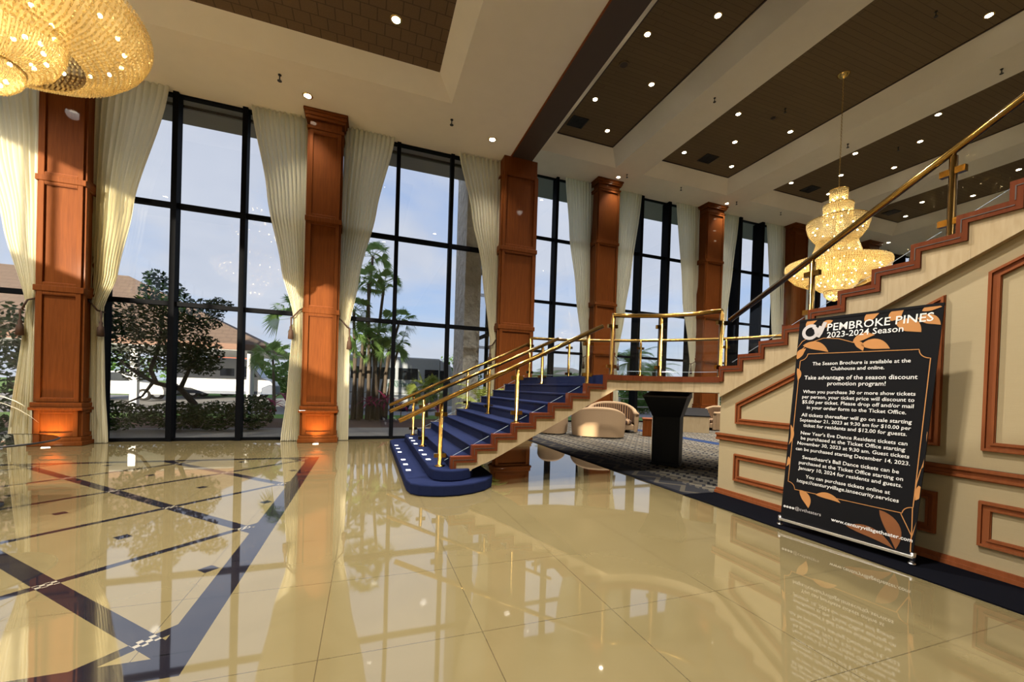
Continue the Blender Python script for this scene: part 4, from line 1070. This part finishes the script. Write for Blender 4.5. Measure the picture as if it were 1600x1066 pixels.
def palm_fan(x, y, h, lean, label, nl=16, L=.6, mat=LEAFP, r=.09, group='palms outside the tall windows', name='fan_palm', dead=False):
    t = thing(name, label, 'palm', (x, y, -.05), group)
    pts = [(x+lean*(k/6)**1.6, y+.1*lean*(k/6), -.05+h*k/6) for k in range(7)]
    MB().tube(pts, r, 8, r2=r*.6).build('trunk', BARK, t, smooth=True)
    top = Vector(pts[-1]); m_ = MB()
    for k in range(nl):
        el = 1.25-1.7*(k/nl)**.8+rnd(-.15, .15); fan(m_, top, k*2.399+rnd(-.2, .2), el, L*rnd(.75, 1.05), L*rnd(.55, .9))
    m_.build('fronds', mat, t)
    return t
pl = [(-.45, 18.6, 4.6, -.15, 'slim fan palm at the left edge of the palm clump, behind the curtain'), (-.2, 19.0, 7.1, .3, 'tallest fan palm of the clump, its crown high behind the curtain'), (.1, 18.4, 5.75, -.15, 'fan palm with a full crown left of the mullion in the middle pane'),
      (.25, 18.8, 5.85, .35, 'fan palm with a crown straddling the window mullion'), (.45, 18.3, 3.5, -.3, 'short fan palm low in the middle of the clump'), (.55, 18.9, 4.35, .75, 'leaning fan palm with a sparse crown right of the mullion'),
      (-.3, 18.2, 3.3, .1, 'short fan palm at the front left of the clump'), (.7, 18.5, 3.0, .15, 'low fan palm at the right of the clump behind the mullion')]
for x, y, h, ln, lab in pl: palm_fan(x, y, h, ln, lab, 15, .55)
for k, (x, ln, lab) in enumerate(((-.55, .1, 'thin bare trunk on the left of the palm clump'), (.02, .12, 'thin bare trunk in the middle of the palm clump'), (.38, .25, 'thin bare trunk right of the centre of the palm clump'), (.82, .5, 'thin leaning trunk at the right of the palm clump'))):
    palm_fan(x, 18.45+.1*k, 2.6+.25*k, ln, lab, 7, .42, r=.07)
def bushy(name, label, cat, loc, blobs, n, size, mat, stems=None, group=None, bark=BARKD):
    t = thing(name, label, cat, loc, group)
    m_ = MB(); tufts(m_, blobs, n, size); m_.build('foliage', mat, t)
    if stems:
        s_ = MB()
        for pts, r0, r1 in stems: s_.tube(pts, r0, 7, r2=r1)
        s_.build('trunk', bark, t, smooth=True)
    return t
bl = [(-6.9, 15.2, 2.55, .75, .9, .75), (-6.1, 15.6, 3.2, .8, 1., .8), (-5.4, 15.2, 2.7, .8, 1., .9), (-5.9, 15.4, 3.9, .65, .8, .6), (-5.0, 15.6, 3.5, .6, .8, .5), (-4.8, 15.3, 2.2, .55, .8, .65), (-5.6, 15.9, 2.1, .9, .8, .5), (-7.2, 15.6, 3.2, .5, .7, .6), (-6.7, 15.8, 1.75, .5, .6, .4), (-4.45, 15.4, 3.85, .35, .5, .2), (-6.1, 15.4, 4.5, .3, .4, .25)]
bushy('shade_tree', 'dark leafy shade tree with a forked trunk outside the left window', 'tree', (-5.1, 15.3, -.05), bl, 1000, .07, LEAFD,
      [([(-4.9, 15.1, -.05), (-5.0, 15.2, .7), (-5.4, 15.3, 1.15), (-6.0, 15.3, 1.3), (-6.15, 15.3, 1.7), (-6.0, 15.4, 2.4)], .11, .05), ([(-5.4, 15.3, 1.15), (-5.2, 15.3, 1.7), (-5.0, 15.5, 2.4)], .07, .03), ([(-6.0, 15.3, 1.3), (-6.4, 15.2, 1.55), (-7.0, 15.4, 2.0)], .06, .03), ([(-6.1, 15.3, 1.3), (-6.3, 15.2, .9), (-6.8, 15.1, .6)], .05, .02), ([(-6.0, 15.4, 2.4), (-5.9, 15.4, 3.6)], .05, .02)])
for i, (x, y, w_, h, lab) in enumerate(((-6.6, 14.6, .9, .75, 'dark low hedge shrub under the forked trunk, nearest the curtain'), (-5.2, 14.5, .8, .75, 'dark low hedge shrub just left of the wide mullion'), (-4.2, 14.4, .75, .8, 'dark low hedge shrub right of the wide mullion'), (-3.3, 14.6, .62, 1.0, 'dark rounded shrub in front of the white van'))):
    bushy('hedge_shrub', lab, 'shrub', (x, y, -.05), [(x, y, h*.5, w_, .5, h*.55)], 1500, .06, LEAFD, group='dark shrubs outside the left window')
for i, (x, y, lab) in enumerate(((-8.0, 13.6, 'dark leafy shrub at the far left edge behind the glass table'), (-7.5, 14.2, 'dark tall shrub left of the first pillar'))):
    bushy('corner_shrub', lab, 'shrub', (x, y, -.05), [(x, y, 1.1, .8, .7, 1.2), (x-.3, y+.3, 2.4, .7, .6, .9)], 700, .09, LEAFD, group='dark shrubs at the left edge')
def cordyline(x, y, h, label):
    t = thing('cordyline', label, 'plant', (x, y, -.05), 'crimson leaved plants')
    MB().tube([(x, y, -.05), (x+.03, y, h*.45), (x, y, h*.6)], .022, 6).build('stem', BARK, t)
    m_ = MB()
    for k in range(20): blade(m_, (x, y, h*rnd(.4, .62)), k*2.4, h*rnd(.4, .62), .09, rnd(1., 1.9), rnd(.5, 1.8), 5)
    m_.build('leaves', LEAFR, t)
cordyline(-3.25, 17.0, 1.05, 'crimson leaved plant left of the pooling curtain'); cordyline(-2.75, 17.2, 1.45, 'taller crimson leaved plant touching the pooling curtain edge')
cordyline(.15, 17.7, 1.4, 'crimson leaved plant at the foot of the palm clump, left'); cordyline(.75, 17.8, 1.5, 'crimson leaved plant at the foot of the palm clump, middle'); cordyline(1.35, 17.6, 1.1, 'crimson leaved plant right of the palm clump by the handrail ends'); cordyline(2.75, 16.8, 1.15, 'crimson leaved plant between the bus and the stone fin')
palm_fan(-4.4, 23.6, 2.6, -.1, 'young fan palm standing left of the pooling curtain behind the van nose', 18, .8)
palm_fan(-3.3, 21.5, 4.5, .1, 'fan palm whose fronds poke out beside the curtain at transom height', 14, .85)
palm_fan(-3.6, 29.5, 2.2, .0, 'small distant fan palm right of the entrance canopy', 14, .7)
palm_fan(2.75, 20.0, 1.25, .0, 'small yellow-green fan palm in front of the bus', 16, .75, LEAFY)
def date_palm(x, y, h, L, label, mat=LEAFP):
    t = thing('date_palm', label, 'palm', (x, y, 0), 'date palms beyond the lounge windows')
    MB().tube([(x, y, -.05), (x+.05, y, h*.5), (x, y, h)], .28, 10, r2=.2).build('trunk', BARK, t, smooth=True)
    m_ = MB()
    for k in range(26): pinnate(m_, (x, y, h), k*2.4+rnd(-.2, .2), L*rnd(.8, 1.1), rnd(-.1, 1.6), rnd(1.1, 1.9), 18, L*.24, L*.017)
    m_.build('fronds', mat, t)
date_palm(21.3, 30., 4.0, 3.0, 'tall date palm behind the landing railing, its crown above the far rail')
date_palm(25.5, 32., 3.6, 2.4, 'smaller date palm right of the tall one, behind the lectern')
date_palm(27.4, 36., 3.4, 2.4, 'distant date palm beside the mullion above the lectern')
date_palm(14.0, 31., 2.3, 2.3, 'low palm seen left of the wide mullion above the top steps')
date_palm(17.2, 33., 2.3, 2.1, 'low palm seen right of the wide mullion above the top steps')
for x, y, w_, h, lab in ((19.3, 26.5, 1.1, 2.6, 'bright green bush left of the tall date palm trunk'), (16.6, 24.6, 1.6, 1.2, 'bright hedge bush under the landing behind the striped sofa'), (19.0, 25.0, 1.4, 1.3, 'bright hedge bush left of the lectern top'), (25.3, 24.5, 1.2, 2.5, 'bright green bush at the corner of the panelled wall'), (22, 27, 1.6, 1.4, 'bright hedge bush hidden behind the lectern')):
    bushy('garden_bush', lab, 'shrub', (x, y, -.05), [(x, y, h*.5, w_, .8, h*.52)], 900, .12, LEAFM, group='sunny bushes beyond the lounge windows')
t = thing('garden_fence', 'white post and rail fence in front of the bright hedge under the landing', 'fence', (19, 23.4, -.05))
for i in range(9): MB().box((14.6+1.3*i, 23.35, -.05), (14.7+1.3*i, 23.45, 1.15)).build('fence_post', WHITE, t)
for z in (.45, 1.0): MB().box((14.6, 23.37, z), (25.1, 23.43, z+.08)).build('fence_rail', WHITE, t)
# distant houses and treeline
def house(x, y, w_, d, h, rh, label, wall, roof):
    t = thing('house', label, 'house', (x, y, .2))
    MB().box((x-w_/2, y-d/2, .1), (x+w_/2, y+d/2, h)).build('walls', wall, t)
    MB().add([(x-w_/2-.4, y-d/2-.4, h), (x+w_/2+.4, y-d/2-.4, h), (x+w_/2+.4, y+d/2+.4, h), (x-w_/2-.4, y+d/2+.4, h), (x-w_/4, y, h+rh), (x+w_/4, y, h+rh)], [(0, 1, 5, 4), (1, 2, 5), (2, 3, 4, 5), (3, 0, 4), (3, 2, 1, 0)]).build('roof', roof, t)
    for k in range(3): MB().box((x-w_/3+k*w_/3-.5, y-d/2-.03, 1.2), (x-w_/3+k*w_/3+.5, y-d/2, 2.3)).build('window', CARD, t)
house(-13.9, 54, 4.2, 5, 3.3, 1.3, 'distant house with a red tile roof beyond the white van', plain('peach_stucco', (.5, .36, .26), .9), REDROOF)
house(27.2, 55, 7, 6, 3.6, 1.2, 'distant beige house between the low palms above the top steps', plain('beige_stucco', (.55, .46, .33), .9), plain('pale_roof', (.5, .42, .32), .9))
for x, y, w_, h, lab in ((-14.5, 46, 3.2, 3.0, 'rounded green tree left of the distant red roof'), (-9.3, 44, 2.6, 2.8, 'rounded green tree behind the white van roof'), (-6.8, 42, 2.2, 3.0, 'rounded green tree behind the van nose'), (-3.2, 44, 2.6, 2.6, 'rounded green tree hidden behind the pooling curtain'), (-22, 48, 4, 3.6, 'broad green tree behind the parked cars'), (3.4, 52, 4, 4.4, 'broad tree top rising over the bus roof'), (8.5, 40, 2.5, 4.6, 'yellow-green tree seen just left of the stone fin'),
                      (23.5, 45, 2.6, 3.0, 'rounded tree right of the wide mullion above the top steps'), (31, 44, 3.5, 3.6, 'rounded tree behind the date palms'), (36, 50, 4, 3.4, 'rounded tree behind the landing post'), (42, 48, 4, 3.4, 'rounded tree low in the narrow window beyond the landing'), (53, 48, 5, 4, 'rounded tree low in the window before the chandelier')):
    gz = .22+.38*(y-34)/86
    bushy('distant_tree', lab, 'tree', (x, y, gz), [(x, y, h*.58, w_, 1.5, h*.48)], 800, .22, LEAFM, [([(x, y, gz-.02), (x, y, h*.5)], .14, .08)], group='trees across the road')
# entrance canopy with hipped shingle roof
t = thing('entrance_canopy', 'entrance canopy with a brown shingled hip roof beyond the shade tree', 'canopy', (-13, 27, 0))
E_ = [(-4.75, 24., 3.25), (-4.75, 32., 3.25), (-24., 32., 3.25), (-24., 24., 3.25)]; ap = [(-12.3, 28., 6.9), (-18., 28., 6.9)]
MB().add(E_+ap, [(0, 1, 4), (1, 2, 5, 4), (2, 3, 5), (3, 0, 4, 5)]).build('hip_roof', SHING, t)
MB().box((-24, 24, 2.98), (-4.75, 24.08, 3.27)).box((-4.83, 24, 2.98), (-4.75, 32, 3.27)).build('fascia', FASCIA, t)
MB().box((-23.9, 24.1, 2.95), (-4.85, 31.9, 3.0)).build('soffit', WHITE, t)
for x in (-5.75, -10.6, -16):
    MB().box((x-.14, 24.7, -.05), (x+.14, 24.98, 2.96)).build('post', CARW, t)
# vehicles
def wheel(t, x, y, z, r=.34, w_=.24):
    o = MB().lathe([(r*.55, -w_/2), (r, -w_/2+.02), (r, w_/2-.02), (r*.55, w_/2)], n=20)
    o.v = [(x+v[0], y+v[2], z+v[1]) for v in o.v]; wo = o.build('wheel', RUBBER, t, smooth=True)
    h = MB().lathe([(.001, -w_/2+.01), (r*.55, -w_/2+.01)], n=16); h.v = [(x+v[0], y+v[2], z+v[1]) for v in h.v]; h.build('hub_cap', CHROME, wo)
def van(x0, y, z, label):
    t = thing('delivery_van', label, 'van', (x0+2.8, y, z))
    pr = [(0, .35), (0, 2.55), (.12, 2.68), (3.9, 2.68), (4.15, 2.58), (4.95, 1.45), (5.55, 1.22), (5.72, .95), (5.72, .35)]
    MB().prism([(x0+a, z+b) for a, b in pr], 'y', y-1., y+1.).build('body', CARW, t, bevel=.06)
    MB().prism([(x0+a, z+b) for a, b in ((3.75, 1.45), (3.85, 2.15), (4.25, 2.2), (4.75, 1.48))], 'y', y-1.015, y-.99).build('side_window', CARD, t)
    MB().prism([(x0+a, z+b) for a, b in ((4.22, 2.5), (4.27, 2.5), (4.98, 1.46), (4.93, 1.46))], 'y', y-.9, y+.9).build('windscreen', CARD, t)
    MB().prism([(x0+a, z+b) for a, b in ((2.6, 1.5), (2.6, 2.0), (3.4, 2.0), (3.4, 1.5))], 'y', y-1.012, y-.99).build('side_window', CARD, t)
    MB().prism([(x0+a, z+b) for a, b in ((5.0, .3), (5.0, .75), (5.5, 1.0), (5.78, .9), (5.78, .3))], 'y', y-1.03, y+1.03).build('bumper', BUMP, t, bevel=.04)
    MB().box((x0, y-1.02, z+.3), (x0+5.0, y-1., z+.5)).build('sill_trim', BUMP, t)
    for a in (1.1, 4.75):
        for s in (-.88, .88): wheel(t, x0+a, y+s, z+.36)
van(-11.75, 33., .2, 'white high-roof delivery van with a blue-black bumper parked beyond the shrubs')
def suv(x0, y, z, label, flip=1):
    t = thing('parked_car', label, 'car', (x0+2.3, y, z), 'white cars parked beyond the tree')
    pr = [(0, .35), (0, .95), (.25, 1.05), (.65, 1.62), (2.6, 1.66), (3.3, 1.08), (4.4, .95), (4.55, .6), (4.55, .35)]
    if flip < 0: pr = [(4.55-a, b) for a, b in pr][::-1]
    MB().prism([(x0+a, z+b) for a, b in pr], 'y', y-.9, y+.9).build('body', CARW, t, bevel=.06)
    wn = [(.55, 1.08), (.85, 1.54), (2.5, 1.58), (3.0, 1.1)]
    if flip < 0: wn = [(4.55-a, b) for a, b in wn][::-1]
    MB().prism([(x0+a, z+b) for a, b in wn], 'y', y-.92, y-.88).build('side_window', CARD, t)
    for a in (.85, 3.6):
        for s in (-.8, .8): wheel(t, x0+a, y+s, z+.34)
suv(-15.6, 30., .1, 'white parked car seen through the branches beside the left curtain'); suv(-13.2, 35.5, .25, 'white parked car behind the forked trunk', -1)
t = thing('shuttle_bus', 'white shuttle bus with dark windows and green lettering beyond the palm clump', 'bus', (.6, 24.5, -.05))
bx0, bx1, by = -3.6, 5.0, 24.5
MB().box((bx0, by, .28), (bx1-.9, by+2.4, 3.1)).prism([(bx1-.9, .28), (bx1-.9, 3.05), (bx1-.25, 2.72), (bx1, 1.5), (bx1, .28)], 'y', by, by+2.4).build('body', CARW, t, bevel=.08)
for x in (-3.35, -2.1, -.85, .42, 1.7): MB().box((x, by-.02, 1.78), (x+1.1, by+.01, 2.45)).build('side_window', CARD, t, bevel=.004)
MB().box((3.2, by-.02, .45), (4.0, by+.01, 2.42)).build('door_window', CARD, t)
MB().prism([(4.1, 1.55), (4.1, 2.4), (4.4, 2.4), (4.8, 1.6)], 'y', by-.02, by+.01).build('side_window', CARD, t)
MB().box((bx0, by-.015, .98), (bx1-.2, by, 1.02)).build('rub_rail', CHROME, t)
for s_, x0_, x1_, z_ in (('PINES', 1.48, 1.98, 1.56), ('DEPARTMENT', .92, 2.75, 1.34)):
    vs, fs, w_ = glyphs(s_, bold=.02); k = (x1_-x0_)/w_
    MB().add([(x0_+a*k, by-.02, z_+b*k*1.1) for a, b in vs], fs).build('lettering', BUSINK, t)
for a in (-2., 2.0):
    for s in (.15, 2.25): wheel(t, a, by+s, .34, .4, .28)
# ---------------------------------------------------------------- light
sun = bpy.data.lights.new('sun', 'SUN'); sun.energy = 12.; sun.angle = math.radians(.5); sun.color = (1., .85, .63)
so = bpy.data.objects.new('sun', sun); COL.objects.link(so)
so.rotation_euler = Vector((.48, 1.0, -.187)).to_track_quat('-Z', 'Y').to_euler()
wd = bpy.data.worlds.new('sky'); sc.world = wd; wd.use_nodes = True
nt = wd.node_tree; nt.nodes.clear()
out = nt.nodes.new('ShaderNodeOutputWorld'); bg = nt.nodes.new('ShaderNodeBackground')
tc = nt.nodes.new('ShaderNodeTexCoord'); sep = nd(nt, 'ShaderNodeSeparateXYZ', {0: tc.outputs['Generated']})
zc_ = mth(nt, 'MAXIMUM', sep.outputs[2], 0.)
ra = nd(nt, 'ShaderNodeValToRGB', {0: zc_}); e = ra.color_ramp.elements
e[0].position = 0.; e[0].color = (.72, .86, 1.0, 1); e[1].position = .75; e[1].color = (.22, .38, .80, 1)
x_ = e.new(.22); x_.color = (.50, .68, 1.0, 1)
den = mth(nt, 'ADD', zc_, .22)
cxn = mth(nt, 'DIVIDE', sep.outputs[0], den); cyn = mth(nt, 'DIVIDE', sep.outputs[1], den)
cv = nd(nt, 'ShaderNodeCombineXYZ', {0: cxn, 1: cyn, 2: 0.}).outputs[0]
no = nd(nt, 'ShaderNodeTexNoise', {'Vector': mapped(nt, cv, (1., 1., 1.), (1.7, .6, 0)), 'Scale': 1.15, 'Detail': 9., 'Roughness': .56, 'Distortion': .3}).outputs[0]
cr = nd(nt, 'ShaderNodeValToRGB', {0: no}); cr.color_ramp.elements[0].position = .31; cr.color_ramp.elements[1].position = .54
no2 = nd(nt, 'ShaderNodeTexNoise', {'Vector': cv, 'Scale': 2.3, 'Detail': 6.}).outputs[0]
cc = mixc(nt, no2, (.60, .64, .76), (1.0, 1.0, 1.03))
skyc = mixc(nt, mth(nt, 'MULTIPLY', cr.outputs[0], .85), ra.outputs[0], cc)
nt.links.new(skyc, bg.inputs[0]); bg.inputs[1].default_value = .76
nt.links.new(bg.outputs[0], out.inputs[0])
# ---------------------------------------------------------------- camera
yaw, pitch, roll, f_px, cy_px = .341014916, -.0107415752, .032418469, 640.398717, 613.473148
fwd = Vector((math.sin(yaw)*math.cos(pitch), math.cos(yaw)*math.cos(pitch), math.sin(pitch)))
rt = Vector((math.cos(yaw), -math.sin(yaw), 0)); up = rt.cross(fwd)
r2 = rt*math.cos(roll)+up*math.sin(roll); u2 = -rt*math.sin(roll)+up*math.cos(roll)
cam = bpy.data.cameras.new('camera'); co = bpy.data.objects.new('camera', cam); COL.objects.link(co)
M = Matrix((r2, u2, -fwd)).transposed().to_4x4(); M.translation = Vector((0, 0, 1.5)); co.matrix_world = M
cam.sensor_fit = 'HORIZONTAL'; cam.sensor_width = 36.; cam.lens = f_px/1600*36; cam.shift_y = (cy_px-533)/1600; cam.clip_start = .05; cam.clip_end = 500
sc.camera = co
sc.view_settings.view_transform = 'Standard'; sc.view_settings.look = 'None'; sc.view_settings.exposure = .42; sc.view_settings.gamma = 1.; sc.view_settings.use_curve_mapping = False
cy = sc.cycles
cy.use_denoising = True; cy.max_bounces = 10; cy.diffuse_bounces = 5; cy.glossy_bounces = 5; cy.transparent_max_bounces = 24; cy.transmission_bounces = 6
cy.sample_clamp_indirect = 6.; cy.caustics_reflective = False; cy.caustics_refractive = False; cy.use_light_tree = True
